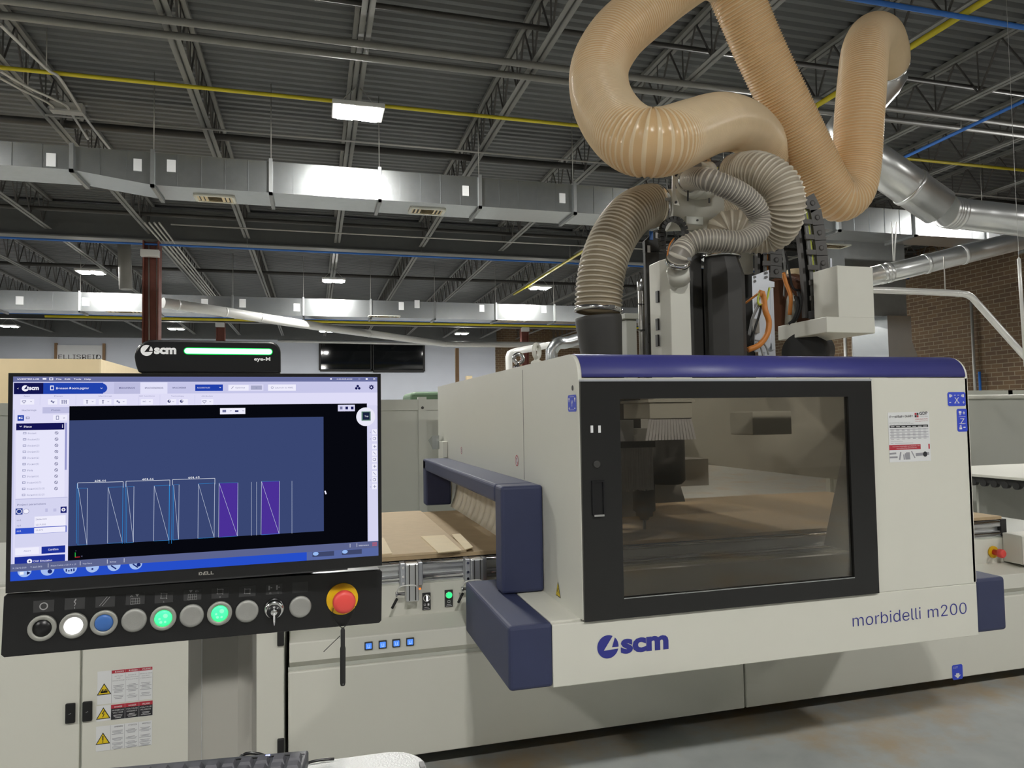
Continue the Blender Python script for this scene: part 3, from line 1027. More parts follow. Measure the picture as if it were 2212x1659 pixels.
# switches on the fascia and blue squares on the ledge
fp = Plane((0, 3.288, 0), (1, 0, 0), (0, 0, 1))
for (x, z), lens, nm in (((.494, .700), m_lensk, 'selector_switch'), ((.597, .705), m_glog, 'lit_push_button')):
    o = MB().box(x - .019, x + .019, 3.281, 3.288, z - .045, z + .032).build(nm, m_sym, R_, .002)
    MB().lathe((x, 3.281, z + .010), (0, -1, 0), [(0, .0165), (.006, .0165), (.008, .0145)], 20).build('bezel', m_chrome, o)
    MB().lathe((x, 3.2728, z + .010), (0, -1, 0), [(0, .014), (.004, .013)] if nm == 'lit_push_button' else [(0, .013), (.003, .012)], 20).build('lens', lens, o)
    b = MB()
    pl = Plane((0, 3.281, 0), (1, 0, 0), (0, 0, 1))
    if nm == 'selector_switch':
        b.box(x - .003, x + .004, 3.262, 3.270, z - .001, z + .021)
        b.build('selector_lever', m_glow_w, o)
        b = MB()
        pl.ringd(b, (x - .008, z - .021), .005, .0015, .0006)
        pl.rect(b, x + .004, z - .026, x + .012, z - .016, .0006)
    else:
        for q in ((-.006, -.026, .006, -.0245), (-.006, -.0165, .006, -.015), (-.006, -.026, -.0045, -.015), (.0045, -.026, .006, -.015)):
            pl.rect(b, x + q[0], z + q[1], x + q[2], z + q[3], .0006)
    pl.rect(b, x - .010, z - .034, x + .010, z - .0325, .0006)
    pl.rect(b, x - .014, z - .041, x + .014, z - .0395, .0006)
    b.build('symbol', m_txtw, o)
for x in (.222, .281, .339, .398):
    o = MB().box(x - .017, x + .017, 3.125, 3.132, .550, .584).build('blue_push_button', m_dark, R_, .002)
    MB().box(x - .0125, x + .0125, 3.121, 3.126, .5555, .579).build('lit_cap', m_glow_bb, o, .002)
    b = MB()
    for dx in (-.005, .003):
        b.box(x + dx, x + dx + .002, 3.1202, 3.121, .562, .573)
    b.box(x - .005, x + .005, 3.1202, 3.121, .560, .562)
    b.build('symbol', m_glow_bw, o)

# cab: side panels with the opening over the table, front, hood
ZT = 1.757


def side(x0, x1, name):
    arc = [(YP + .09 - .09 * math.cos(t), 1.667 + .09 * math.sin(t)) for t in np.linspace(0, math.pi / 2, 10)]
    poly = [(YP, .806)] + arc + [(5.4, 1.766), (5.4, .95), (4.93, .95), (4.93, 1.17), (2.92, 1.17), (2.92, .806)]
    b = MB()
    # split into convex pieces: front leg, upper sheet, back leg
    b.px([(YP, .806), (YP, 1.17), (2.92, 1.17), (2.92, .806)][::-1], x0, x1)
    b.px(([(YP, 1.17)] + arc + [(5.4, 1.766), (5.4, 1.17)])[::-1], x0, x1)
    b.px([(4.93, .95), (4.93, 1.17), (5.4, 1.17), (5.4, .95)][::-1], x0, x1)
    return b.build(name, m_white, R_)


side(.915, .929, 'side_panel')
side(2.667, 2.681, 'side_panel')
MB().box(.928, 2.668, 5.38, 5.40, .95, 1.766).build('rear_panel', m_inner, R_)
MB().box(.913, .9152, 3.096, 3.100, 1.245, 1.74).build('panel_seam', m_post, R_)
MB().box(.801, 2.681, YP, YP + .02, .584, .800).build('front_skirt', m_white, R_, .003)
MB().box(.801, .917, YP + .02, 3.13, .584, .8065).build('side_box', m_white, R_, .003)
MB().box(2.180, 2.681, YP, YP + .02, .800, 1.664).build('front_panel', m_white, R_, .003)
MB().box(.929, 2.180, YP + .002, YP + .02, 1.655, 1.664).build('door_header', m_white, R_)
MB().box(.93, 2.66, 3.10, 3.13, .584, .80).build('back_skirt', m_inner, R_)
MB().box(.93, 2.66, YP + .02, 3.13, .584, .590).build('under_tray', m_white2, R_)
n = 12
out = [(YP - .004 + .09 - .09 * math.cos(t), 1.668 + .09 * math.sin(t)) for t in np.linspace(0, math.pi / 2, n)]
hood = MB()
row = [(YP + .02, 1.668)] + out + [(2.72, 1.760)]
vv = [(x, p_, q_) for x in (.9292, 2.667) for p_, q_ in row]
k = len(row)
hood.add(vv, [(i, k + i, k + i + 1, i + 1) for i in range(k - 1)], 0, True)
ho = hood.build('blue_hood', m_blue, R_)
so = ho.modifiers.new('thick', 'SOLIDIFY')
so.thickness, so.offset = .003, -1

# sliding door with the tinted pane
DX0, DX1, DZ0, DZ1 = .919, 2.176, .802, 1.653
GX0, GX1, GZ0, GZ1 = 1.070, 2.061, .874, 1.588
dr = MB()
for a in ((DX0, GX0, DZ0, DZ1), (GX1, DX1, DZ0, DZ1), (GX0, GX1, DZ0, GZ0), (GX0, GX1, GZ1, DZ1)):
    dr.box(a[0], a[1], YP - .012, YP + .012, a[2], a[3])
do = dr.build('inspection_door', m_frame, R_)
MB().box(GX0 - .003, GX1 + .003, YP - .004, YP + .001, GZ0 - .003, GZ1 + .003).build('window_pane', m_tint, do)
b = MB()
b.box(GX0, GX1, YP - .0125, YP - .006, GZ0 - .004, GZ0)
b.build('pane_trim', m_galv, do)
b = MB().box(DX0 - .001, DX1 + .001, YP - .013, YP - .004, DZ1 - .002, DZ1 + .005)
b.build('top_gasket', m_bracket, do)
q = Plane((0, YP - .012, 0), (1, 0, 0), (0, 0, 1))
for px in (1278.5, 1295):
    a = q.pic(px, 927)
    MB().box(a[0] - .005, a[0] + .005, YP - .0125, YP - .011, a[1] - .013, a[1] + .013).build('slot', m_paper, do)
a = q.pic(1289, 1003)
MB().lathe((a[0], YP - .012, a[1]), (0, -1, 0), [(0, .014), (.003, .014), (.005, .011)], 20).build('push_knob', m_dark, do)
a, c = q.pic(1281, 1042), q.pic(1303, 1112)
hd_ = MB()
for z0, z1, x0, x1 in ((c[1], a[1], a[0] - .006, a[0]), (c[1], a[1], c[0], c[0] + .006), (a[1], a[1] + .006, a[0] - .006, c[0] + .006)):
    hd_.box(x0, x1, YP - .018, YP - .012, z0, z1)
ho = hd_.build('recessed_handle', m_black, do)
MB().box(a[0], c[0], YP - .0125, YP - .0121, c[1], a[1]).build('handle_recess', m_lensk, ho)
MB().box(a[0] - .002, c[0], YP - .024, YP - .012, c[1] - .004, c[1] + .003).build('handle_lip', m_chrome, ho)

# bumpers
for nm, bx in (('bumper', (.643, .803, YP, 3.128, .586, .807)), ('bumper', (.735, .914, 2.83, 2.94, .8085, 1.245)), ('bumper', (.735, .914, 4.88, 4.99, .93, 1.245)),
               ('bumper', (.735, .914, 2.94, 4.99, 1.168, 1.2455)), ('bumper', (2.688, 2.848, YP + .01, 3.128, .588, .813))):
    MB().box(*bx).build(nm, m_bump, R_, .014, 3)
b = MB()
b.box(.70, .80, YP - .0008, YP + .004, .8045, .8072)
# flap curtain in the side opening
for k in range(15):
    y0, w = 2.955 + k * .1285, .1245
    pr = [(.940 - .035 * q_ ** 3 + .012 * math.sin(q_ * 3.1), 1.19 - q_ * .272) for q_ in np.linspace(0, 1, 9)]
    b = MB()
    vv = [(x, y_, z) for x, z in pr for y_ in (y0, y0 + w)]
    b.add(vv, [(2 * i, 2 * i + 1, 2 * i + 3, 2 * i + 2) for i in range(8)], 0, True)
    o = b.build('curtain_flap', m_strip, R_)
    s = o.modifiers.new('thick', 'SOLIDIFY')
    s.thickness = .003
# sensor bracket at the back of the bar
a = at(956, 972, X=.90)
o = MB().box(.88, .914, a[1] - .13, a[1] + .02, 1.247, at(956, 953, X=.90)[2]).build('sensor_bracket', m_white, R_, .003)
MB().prism([(.885, a[1] + .05, 1.30), (.885, a[1] + .25, 1.36), (.885, a[1] + .05, 1.40)], (-.05, 0, 0)).build('mirror_housing', m_galv, o)

# lettering and stickers
fp = Plane((0, YP, 0), (1, 0, 0), (0, 0, 1))
b = MB()
c = fp.pic(1313, 1397)
fp.logo(b, c, .041, .0012)
fp.text(b, 'scm', fp.pic(1341, 1410), fp.pic(1444, 1399), .066, .0012, off=.045)
b.build('maker_lettering', m_ink, R_)
for s_, xa, xb in (('morbidelli', 1842, 1989), ('m200', 2004.5, 2088)):
    b = MB()
    yy = lambda x: 1354 - (x - 1842) * 29 / 246
    fp.text(b, s_, fp.pic(xa, yy(xa)), fp.pic(xb, yy(xb)), .064, .0012, off=-.006)
    b.build('model_lettering', m_ink, R_)


def sticker(pl, tl, br, name='axis_sticker', m=None, h=.001):
    a, c = pl.pic(*tl), pl.pic(*br)
    b = MB()
    x0, x1, z0, z1 = a[0], c[0], c[1], a[1]
    r = min(x1 - x0, z1 - z0) * .1
    b.poly([pl.P(x, z, h) for x, z in ((x0 + r, z0), (x1 - r, z0), (x1, z0 + r), (x1, z1 - r), (x1 - r, z1), (x0 + r, z1), (x0, z1 - r), (x0, z0 + r))])
    return b.build(name, m or m_stick, R_), x0, x1, z0, z1


def plus(pl, b, c, r, h, minus=False):
    pl.rect(b, c[0] - r, c[1] - r * .3, c[0] + r, c[1] + r * .3, h)
    if not minus:
        pl.rect(b, c[0] - r * .3, c[1] - r, c[0] + r * .3, c[1] + r, h)


def tool_mark(pl, b, c, r, h, s=1, hor=False):
    f = (lambda u, v: (c[0] + v * r, c[1] + u * r)) if hor else (lambda u, v: (c[0] + u * r, c[1] + s * v * r))
    pl.poly = None
    for q in ([(-.8, .0), (.8, .0), (.8, .9), (-.8, .9)], [(-.6, -.5), (.6, -.5), (.6, -.2), (-.6, -.2)], [(-.5, -1.0), (.5, -1.0), (.5, -.7), (-.5, -.7)]):
        pts = [f(*w) for w in q]
        b.poly([pl.P(x, y, h) for x, y in pts])


o, x0, x1, z0, z1 = sticker(fp, (2046, 847), (2086, 877))
b = MB()
cx, cz = (x0 + x1) / 2, (z0 + z1) / 2
fp.text(b, 'X', (cx - .012, cz - .016), (cx + .012, cz - .016), .032, .0016)
for s in (-1, 1):
    fp.rect(b, cx - .014, cz + s * .0165 - .001, cx - .004, cz + s * .0165 + .001, .0016)
    fp.rect(b, cx + .004, cz + s * .0165 - .001, cx + .014, cz + s * .0165 + .001, .0016)
plus(fp, b, (x1 - .012, cz - .014), .005, .0016)
plus(fp, b, (x0 + .012, cz - .014), .005, .0016, True)
tool_mark(fp, b, (x1 - .016, cz + .014), .008, .0016, hor=True)
tool_mark(fp, b, (x0 + .016, cz + .014), -.008, .0016, hor=True)
b.build('axis_mark', m_txtw, o)
o, x0, x1, z0, z1 = sticker(fp, (2066, 883), (2090, 932))
b = MB()
cx, cz = (x0 + x1) / 2, (z0 + z1) / 2
fp.text(b, 'Z', (cx - .011, cz - .016), (cx + .011, cz - .016), .032, .0016)
plus(fp, b, (cx + .010, z1 - .018), .006, .0016)
plus(fp, b, (cx + .010, z0 + .018), .006, .0016, True)
tool_mark(fp, b, (cx - .010, z1 - .018), .009, .0016)
tool_mark(fp, b, (cx - .010, z0 + .018), .009, .0016, -1)
for z in (z0 + .034, z1 - .034):
    fp.rect(b, cx - .018, z, cx + .018, z + .0012, .0016)
b.build('axis_mark', m_txtw, o)
sp = Plane((.915, 0, 0), (0, -1, 0), (0, 0, 1))
o, x0, x1, z0, z1 = sticker(sp, (1227, 854), (1246, 889))
b = MB()
cx, cz = (x0 + x1) / 2, (z0 + z1) / 2
sp.text(b, 'Y', (cx - .012, cz - .012), (cx + .012, cz - .012), .032, .0016)
plus(sp, b, (x0 + .016, z0 + .012), .006, .0016)
plus(sp, b, (x1 - .016, z0 + .012), .006, .0016, True)
tool_mark(sp, b, (x0 + .014, z1 - .018), .008, .0016)
tool_mark(sp, b, (x1 - .014, z1 - .018), .008, .0016)
sp.rect(b, cx - .022, z0 + .006, cx + .022, z0 + .007, .0016)
sp.rect(b, cx - .022, z1 - .006, cx + .022, z1 - .007, .0016)
b.build('axis_mark', m_txtw, o)
bp = Plane((0, YB, 0), (1, 0, 0), (0, 0, 1))
o, x0, x1, z0, z1 = sticker(bp, (2056, 1437), (2080, 1466), 'arrow_sticker')
b = MB()
cx = (x0 + x1) / 2
h_ = z1 - z0
bp.poly = None
b.poly([bp.P(*q_, .0016) for q_ in ((cx, z0 + .08 * h_), (cx + .022, z0 + .3 * h_), (cx + .011, z0 + .3 * h_), (cx + .011, z0 + .42 * h_), (cx - .011, z0 + .42 * h_), (cx - .011, z0 + .3 * h_), (cx - .022, z0 + .3 * h_))])
for k in range(4):
    bp.line(b, (x0 + .008 + .008 * k, z1 - .02), (x0 + .014 + .008 * k, z1 - .008), .0015, .0016)
b.build('arrow_mark', m_txtw, o)
a = sp.pic(1206, 1272)
b = MB().poly([sp.P(a[0] - .028, a[1] - .03, .001), sp.P(a[0] + .028, a[1] - .03, .001), sp.P(a[0], a[1] + .03, .001)])
o = b.build('warning_triangle', m_txtk, R_)
b = MB().poly([sp.P(a[0] - .022, a[1] - .0265, .0014), sp.P(a[0] + .022, a[1] - .0265, .0014), sp.P(a[0], a[1] + .022, .0014)])
b.build('yellow_field', m_stripe, o)
b = MB()
sp.line(b, (a[0] + .004, a[1] + .004), (a[0] - .006, a[1] - .010), .005, .0018)
sp.line(b, (a[0] + .006, a[1] - .010), (a[0] - .003, a[1] - .024), .004, .0018)
sp.rect(b, a[0] - .006, a[1] - .012, a[0] + .007, a[1] - .009, .0018)
b.build('warning_mark', m_txtk, o)
for px, py, r in ((1117, 995, .026), (997, 973, .022)):
    a = sp.pic(px, py)
    b = MB()
    sp.disc(b, a, r, .001)
    o = b.build('prohibition_sticker', m_paper, R_)
    b = MB()
    sp.ringd(b, a, r, r * .2, .0014)
    sp.line(b, (a[0] - r * .6, a[1] + r * .6), (a[0] + r * .6, a[1] - r * .6), r * .2, .0014)
    b.build('prohibition_ring', m_red, o)
    b = MB()
    sp.rect(b, a[0] - r * .25, a[1] - r * .5, a[0] + r * .2, a[1] + r * .5, .0012)
    b.build('prohibition_mark', m_paperg, o)
a = sp.pic(1237, 838)
b = MB()
sp.disc(b, a, .010, .0008)
b.build('key_hole', m_lensk, R_)

# lifting rings and plug on the cab top
for px, py, y in ((1159.5, 771, None), (1120, 782, None)):
    p = at(px, py, X=.955)
    rr = .030 if px > 1130 else .022
    ax = (.75, -.65, 0) if px > 1130 else (.2, 1, 0)
    A = nrm(ax)
    U = np.cross(A, [0, 0, 1.0])
    cz = ZT + .008 + rr + .022
    rs = []
    for t in np.linspace(0, 2 * math.pi, 25):
        c = np.array([.955, p[1], cz]) + rr * (math.cos(t) * U + math.sin(t) * np.array([0, 0, 1]))
        e = math.cos(t) * U + math.sin(t) * np.array([0, 0, 1])
        rs.append([c + .010 * (math.cos(v) * e + math.sin(v) * A) for v in np.linspace(0, 2 * math.pi, 10, endpoint=False)])
    b = MB().rings(rs, caps=False)
    b.lathe((.955, p[1], ZT + .002), (0, 0, 1), [(0, .028), (.012, .026), (.020, .012), (.030, .012)], 16)
    b.build('lifting_ring', m_white if px > 1130 else m_chrome, R_)

# inside of the cab
MB().box(.99, 2.60, 4.36, 4.62, 1.04, 1.22).build('gantry_beam', m_inner, R_)
MB().prism([(2.655, YP + .05, .81), (2.655, 3.3, .81), (2.655, 3.05, 1.55), (2.655, YP + .05, 1.6)], (.008, 0, 0)).build('inner_wall', m_inner, R_)
MB().box(2.45, 2.66, 4.95, 5.1, 1.05, 1.62).build('tool_rack', m_inner, R_)
# ================================================================ boards on the table
t = thing('spoilboard', 'brown spoilboard sheet covering the router table', 'board', (1.6, 4.0, .881))
MB().box(-.10, 3.895, 3.30, 4.80, .882, .900).build('sheet', m_mdfd, t, .002)
xe = at(1037, 1187, Z=.912)[0]
tag(MB().box(-.10, xe - .06, 3.298, 4.79, .900, .912).build('mdf_sheet', m_mdf, None, .002), 'tan MDF sheet on the spoilboard between monitor and bumper', 'board')
pts = [at(x, y, Z=.9125) for x, y in ((909, 1160), (960, 1157), (997, 1190), (947, 1195))]
tag(MB().prism(pts[::-1], (0, 0, .004)).build('wood_strip', m_mdfl), 'widest pale wood strip on the MDF sheet, left of the narrow one', 'board', 'pale strips on the table')
pts = [at(x, y, Z=.9125) for x, y in ((976, 1156), (994, 1154), (1022, 1183), (1005, 1189))]
tag(MB().prism(pts[::-1], (0, 0, .004)).build('wood_strip', m_mdfl), 'narrow pale wood strip on the MDF sheet nearest the navy bumper', 'board', 'pale strips on the table')
pts = [at(x, y, Z=.9125) for x, y in ((790, 1166), (829, 1163), (847, 1197), (800, 1200))]
tag(MB().prism(pts[::-1], (0, 0, .004)).build('wood_strip', m_mdfl), 'pale wood strip half hidden behind the right edge of the monitor', 'board', 'pale strips on the table')

# right end of the machine
o = MB().lathe((3.80, 3.288, .70), (0, -1, 0), [(0, .034), (.010, .034)], 24).build('stop_button_collar', m_estopy, R_)
MB().lathe((3.80, 3.278, .70), (0, -1, 0), [(0, .016), (.03, .016), (.032, .024), (.055, .025), (.062, .018)], 24).build('stop_button_knob', m_estopr, o)
t = thing('control_box', 'white control box on the ledge at the right edge', 'box', (3.98, 3.2, .64))
MB().box(3.875, 4.3, 3.17, 3.284, .642, .807).build('box_body', m_white, t, .003)
MB().box(3.876, 4.29, 3.163, 3.17, .645, .804).build('box_cover', m_white, t, .003)
b = MB().px([(3.14, .614), (3.284, .641), (3.284, .650), (3.14, .650)], 3.93, 4.27)
b.build('box_foot', m_white2, t)

# ================================================================ machining head above the cab
Hh = thing('machining_head', 'white, black and grey machining head rising above the blue hood', 'machine part', (1.8, 3.6, 1.0))


def quadbox(name, tl, br, Y, dep, m, zlow=None, bevel=.004, par=None):
    a, c = at(*tl, Y=Y), at(*br, Y=Y)
    return MB().box(a[0], c[0], Y, Y + dep, c[2] if zlow is None else zlow, a[2]).build(name, m, par or Hh, bevel)


ZL = 1.67
a = at(1403, 865, Y=3.3)
c = at(1496, 903, Y=3.3)
o = MB().box(a[0], c[0], 3.30, 3.62, c[2], a[2] - .01).build('suction_box', m_white, Hh, .004)
MB().box(a[0] - .012, c[0] + .012, 3.29, 3.63, a[2] - .01, a[2] + .004).build('suction_lid', m_white, o)
b = MB()
for k in range(16):
    t = k / 16
    x = a[0] + t * (c[0] - a[0])
    b.prism([(x, 3.31, c[2]), (x + .014, 3.31, c[2]), (x + .014 + (t - .5) * .05, 3.305, c[2] - .11), (x + (t - .5) * .05, 3.305, c[2] - .11)], (0, .004, 0))
b.build('suction_brush', m_brush, o)
a, c = at(1338, 968, Y=3.15), at(1412, 1055, Y=3.15)
b = MB()
k = 0
while a[0] + k * .0055 < c[0]:
    x = a[0] + k * .0055 + random.uniform(-.001, .001)
    b.box(x, x + .0042, 3.15, 3.16, c[2] - random.uniform(0, .012), a[2])
    k += 1
tag(b.build('bristle_curtain', m_brush, Hh), kind='stuff')
MB().box(a[0] - .03, c[0] + .01, 3.14, 3.19, a[2], a[2] + .03).build('brush_holder', m_innerd, Hh)
p = at(1392, 1120, Y=3.5)
o = MB().lathe((p[0], 3.5, 1.16), (0, 0, -1), [(0, .06), (.14, .06), (.15, .045), (.17, .045), (.172, .03), (.19, .022)], 24).build('spindle', m_innerd, Hh)
MB().lathe((p[0], 3.5, .975), (0, 0, -1), [(0, .008), (.055, .008)], 12).build('cutter', m_bracket, o)
for k in range(8):
    z = 1.19 + .022 * k
    MB().box(1.05, 1.55, 4.10, 4.13, z + .22, z + .228).build('louvre', m_copper, Hh)
b = MB().box(1.30, 1.36, 4.03, 4.07, 1.10, 1.63)
b.build('guide_column', m_bracket, Hh)
a, c = at(1625, 889, Y=3.1), at(1711, 938, Y=3.1)
MB().box(a[0], c[0], 3.1, 3.3, c[2], a[2]).build('junction_cover', m_white, Hh, .004)
MB().prism([(1.75, 3.75, 1.45), (1.95, 3.75, 1.45), (2.08, 3.75, 1.02), (1.9, 3.75, 1.02)], (0, .05, 0)).build('dust_chute', m_inner, Hh)
b = MB().box(1.62, 1.74, 3.70, 3.74, .96, 1.50)
b.build('slide_plate', m_bracket, Hh)
MB().lathe((1.86, 3.55, 1.42), (0, 0, -1), [(0, .10), (.25, .10), (.27, .08)], 24).build('drill_head', m_innerd, Hh)

MB().box(1.04, 1.06, 4.09, 4.14, 1.36, 1.63).box(1.545, 1.56, 4.09, 4.14, 1.36, 1.63).build('louvre_frame', m_bracket, Hh)
# white column with faceted left face
a, e, c = at(1424, 560, Y=3.33), at(1446, 553, Y=3.25), at(1489, 560, Y=3.25)
zt = at(1450, 556, Y=3.25)[2]
col = MB()
col.prism([(a[0], 3.33, ZL), (e[0], 3.25, ZL), (c[0], 3.25, ZL), (c[0] + .01, 3.45, ZL), (a[0], 3.45, ZL)], (0, 0, zt - ZL))
o = col.build('column_cover', m_white, Hh, .004)
p, p2 = at(1468, 606, Y=3.235), at(1464, 583, Y=3.19)
MB().lathe(p, p2 - p, [(0, .054), (np.linalg.norm(p2 - p), .056), (np.linalg.norm(p2 - p) + .002, .05)], 24).build('hose_socket', m_white, o)
for py in (640, 700, 735):
    p = at(1424, py, Y=3.33)
    MB().box(p[0] - .006, p[0] + .004, 3.335, 3.36, p[2] - .03, p[2] + .03).build('notch', m_lensk, o)
# black slotted plate left of it
o = quadbox('slotted_plate', (1394, 540), (1430, 765), 3.5, .03, m_dark, ZL)
a, c = at(1393, 520, Y=3.5), at(1425, 545, Y=3.5)
MB().prism([(a[0], 3.5, c[2]), (c[0] + .04, 3.5, c[2]), (c[0] + .04, 3.5, at(1430, 498, Y=3.5)[2]), (at(1412, 498, Y=3.5)[0], 3.5, at(1412, 502, Y=3.5)[2]), (a[0], 3.5, a[2])], (0, .03, 0)).build('plate_top', m_dark, o)
for px, py in ((1402, 700), (1419, 718), (1400, 740)):
    p = at(px, py, Y=3.5)
    MB().box(p[0] - .004, p[0] + .004, 3.496, 3.5, p[2] - .004, p[2] + .004).build('hole', m_lensk, o)
p = at(1406, 727, Y=3.5)
MB().poly([(p[0] - .010, 3.498, p[2] + .018), (p[0] - .004, 3.498, p[2] - .016), (p[0] + .004, 3.498, p[2] - .016), (p[0] + .012, 3.498, p[2] + .018)]).build('hole', m_lensk, o)
for tl, br, m, nm in (((1403, 499), (1411, 518), m_bluep, 'blue_tape'), ((1416, 502), (1427, 515), m_paper, 'paper_label'), ((1399, 530), (1405, 545), m_paper, 'paper_label')):
    a, c = at(*tl, Y=3.495), at(*br, Y=3.495)
    MB().box(a[0], c[0], 3.495, 3.4995, c[2], a[2]).build(nm, m, o)
# grey post and conduits
o = quadbox('support_post', (1353, 690), (1377, 765), 3.55, .09, m_white2, ZL)
quadbox('post_cap', (1350, 676), (1380, 689), 3.53, .13, m_white2, par=o)
for k, (px, r) in enumerate(((1382, .012), (1391, .015))):
    p = at(px, 603 + 6 * (1 - k), Y=3.6)
    o = MB().tube([(p[0], 3.6, ZL), (p[0], 3.6, p[2])], r, 12).build('conduit', m_cond, Hh)
    MB().lathe((p[0], 3.6, p[2]), (0, 0, -1), [(0, r + .004), (.05, r + .004)], 12).build('coupling', m_alu, o)
for py in (657, 713):
    p = at(1387, py, Y=3.58)
    MB().box(p[0] - .026, p[0] + .026, 3.578, 3.58, p[2] - .003, p[2] + .003).build('cable_tie', m_blackm, Hh)
# rubber boot of the left hose
a, c = at(1292, 684, Y=3.41), at(1305, 765, Y=3.41)
MB().lathe((a[0], 3.41, a[2]), (c[0] - a[0], 0, c[2] - a[2] - .2), [(0, .116), (.004, .120), (.02, .120), (.22, .105), (.42, .105)], 32).build('rubber_boot', m_dark, Hh)
# black tapered duct, panel
a = at(1562, 556, Y=3.45)
sh = at(1568, 595, Y=3.45)
def octa(cx, cy, rx, ry, z, n=8):
    return [(cx + rx * math.cos(2 * math.pi * (i + .5) / n), cy + ry * math.sin(2 * math.pi * (i + .5) / n), z) for i in range(n)]
d_ = MB().rings([octa(sh[0], 3.47, .112, .112, ZL), octa(sh[0], 3.47, .112, .112, sh[2]), octa(a[0], 3.47, .092, .092, a[2]), octa(a[0], 3.47, .092, .092, a[2] + .02)], smooth=False)
o = d_.build('tapered_dust_duct', m_dark, Hh)
MB().lathe((a[0], 3.47, a[2] - .002), (0, 0, 1), [(0, .106), (.012, .108), (.016, .10), (.026, .10)], 32).build('clamp_ring', m_chrome, o)
quadbox('shield_panel', (1489, 545), (1521, 765), 3.52, .02, m_dark, ZL)
quadbox('inner_shield', (1512, 580), (1530, 765), 3.56, .02, m_blackm, ZL)
quadbox('rear_cover', (1596, 540), (1628, 590), 3.75, .1, m_white)
quadbox('rear_column', (1606, 588), (1632, 765), 3.8, .1, m_blackm, ZL)
# manifold
pm = pix([(1432, 455, 3.62), (1540, 449, 3.62)])
o = MB().tube(pm, .118, 32).build('manifold', m_white, Hh)
MB().tube(pix([(1490, 392, 3.335), (1512, 408, 3.62)]), .075, 28).build('branch_pipe', m_white, o)
MB().tube(pix([(1500, 400, 3.45), (1535, 398, 3.45)]), .078, 28).build('branch_pipe', m_white, o)
MB().tube(pix([(1516, 378, 3.50), (1532, 376, 3.51)]), .070, 28).build('branch_pipe', m_white, o)
fl = [at(x, y, Y=3.36) for x, y in ((1453, 362), (1470, 364), (1470, 400), (1468, 443), (1456, 441), (1453, 430))]
fl = [at(x, y, Y=3.36) for x, y in ((1453, 361), (1478, 366), (1463, 375), (1459, 395), (1460, 420), (1468, 444), (1456, 442), (1452, 434))]
MB().prism(fl, (0, .006, 0)).build('flange_plate', m_white, o)
for px, py in ((1460, 379), (1460, 437)):
    p = at(px, py, Y=3.36)
    MB().lathe(p, (0, -1, 0), [(0, .007), (.006, .007)], 8).build('bolt', m_dark, o)
quadbox('mount_rail', (1482, 466), (1520, 486), 3.5, .02, m_white2, par=o)
p = at(1506, 476, Y=3.5)
MB().lathe(p, (0, -1, 0), [(0, .006), (.006, .006)], 8).build('bolt', m_dark, o)
quadbox('gusset_plate', (1478, 486), (1530, 520), 3.66, .02, m_white2, par=o)
p = at(1486, 420, Y=3.3)
for (px, py) in ((1486, 412), (1532, 428)):
    p, q2 = at(px, py, Y=3.26), at(px, py + 22 if px < 1500 else py + 10, Y=3.26)
    MB().tube([p, q2], .005, 8).build('stud', m_dark, o)
# damper cylinders above the manifold
for k, (p0, p1) in enumerate((((1444, 372), (1468, 340)), ((1498, 362), (1528, 350)))):
    a, c = at(*p0, Y=3.5), at(*p1, Y=3.5)
    o2 = MB().tube([a, c], .018, 14).build('damper_cylinder', m_gcable, Hh)
    MB().lathe(c, (0, -1, .2), [(0, .012), (.02, .012)], 12).build('fitting', m_chrome, o2)
    MB().tube([c, c + np.array([.05, 0, .006])], .007, 8).build('rod', m_piped, o2)
p0, p1 = at(1486, 332, Y=3.45), at(1486, 362, Y=3.45)
MB().tube([p0, p1], .005, 8).build('stud', m_piped, Hh)
MB().prism([at(x, y, Y=3.62) for x, y in ((1440, 382), (1480, 362), (1530, 346), (1560, 348), (1550, 362), (1490, 376))], (0, .05, 0)).build('damper_plate', m_dark, Hh)
# small cable loop
lp = pix([(1432, 540, 3.42), (1428, 505, 3.42), (1436, 482, 3.42), (1455, 473, 3.42), (1474, 484, 3.43), (1481, 510, 3.44), (1482, 560, 3.44)])
L = spline(lp, .022)
o = MB().tube(L, .007, 8).build('cable_chain', m_dark, Hh)
for i in range(len(L) - 1):
    d2 = L[i + 1] - L[i]
    u = nrm(d2)
    w = nrm(np.cross(u, [0, 1, 0]))
    MB().obox((L[i] + L[i + 1]) / 2, u * .019, (0, .035, 0), w * .024).build('chain_link', m_dark, o)
for k in range(4):
    MB().tube(spline(pix([(1440 + 3 * k, 560, 3.4), (1446 + 2 * k, 530 + 3 * k, 3.38), (1456, 515 + 4 * k, 3.4)]), .02), .004, 6).build('cable', m_gcable if k else m_orange, Hh)


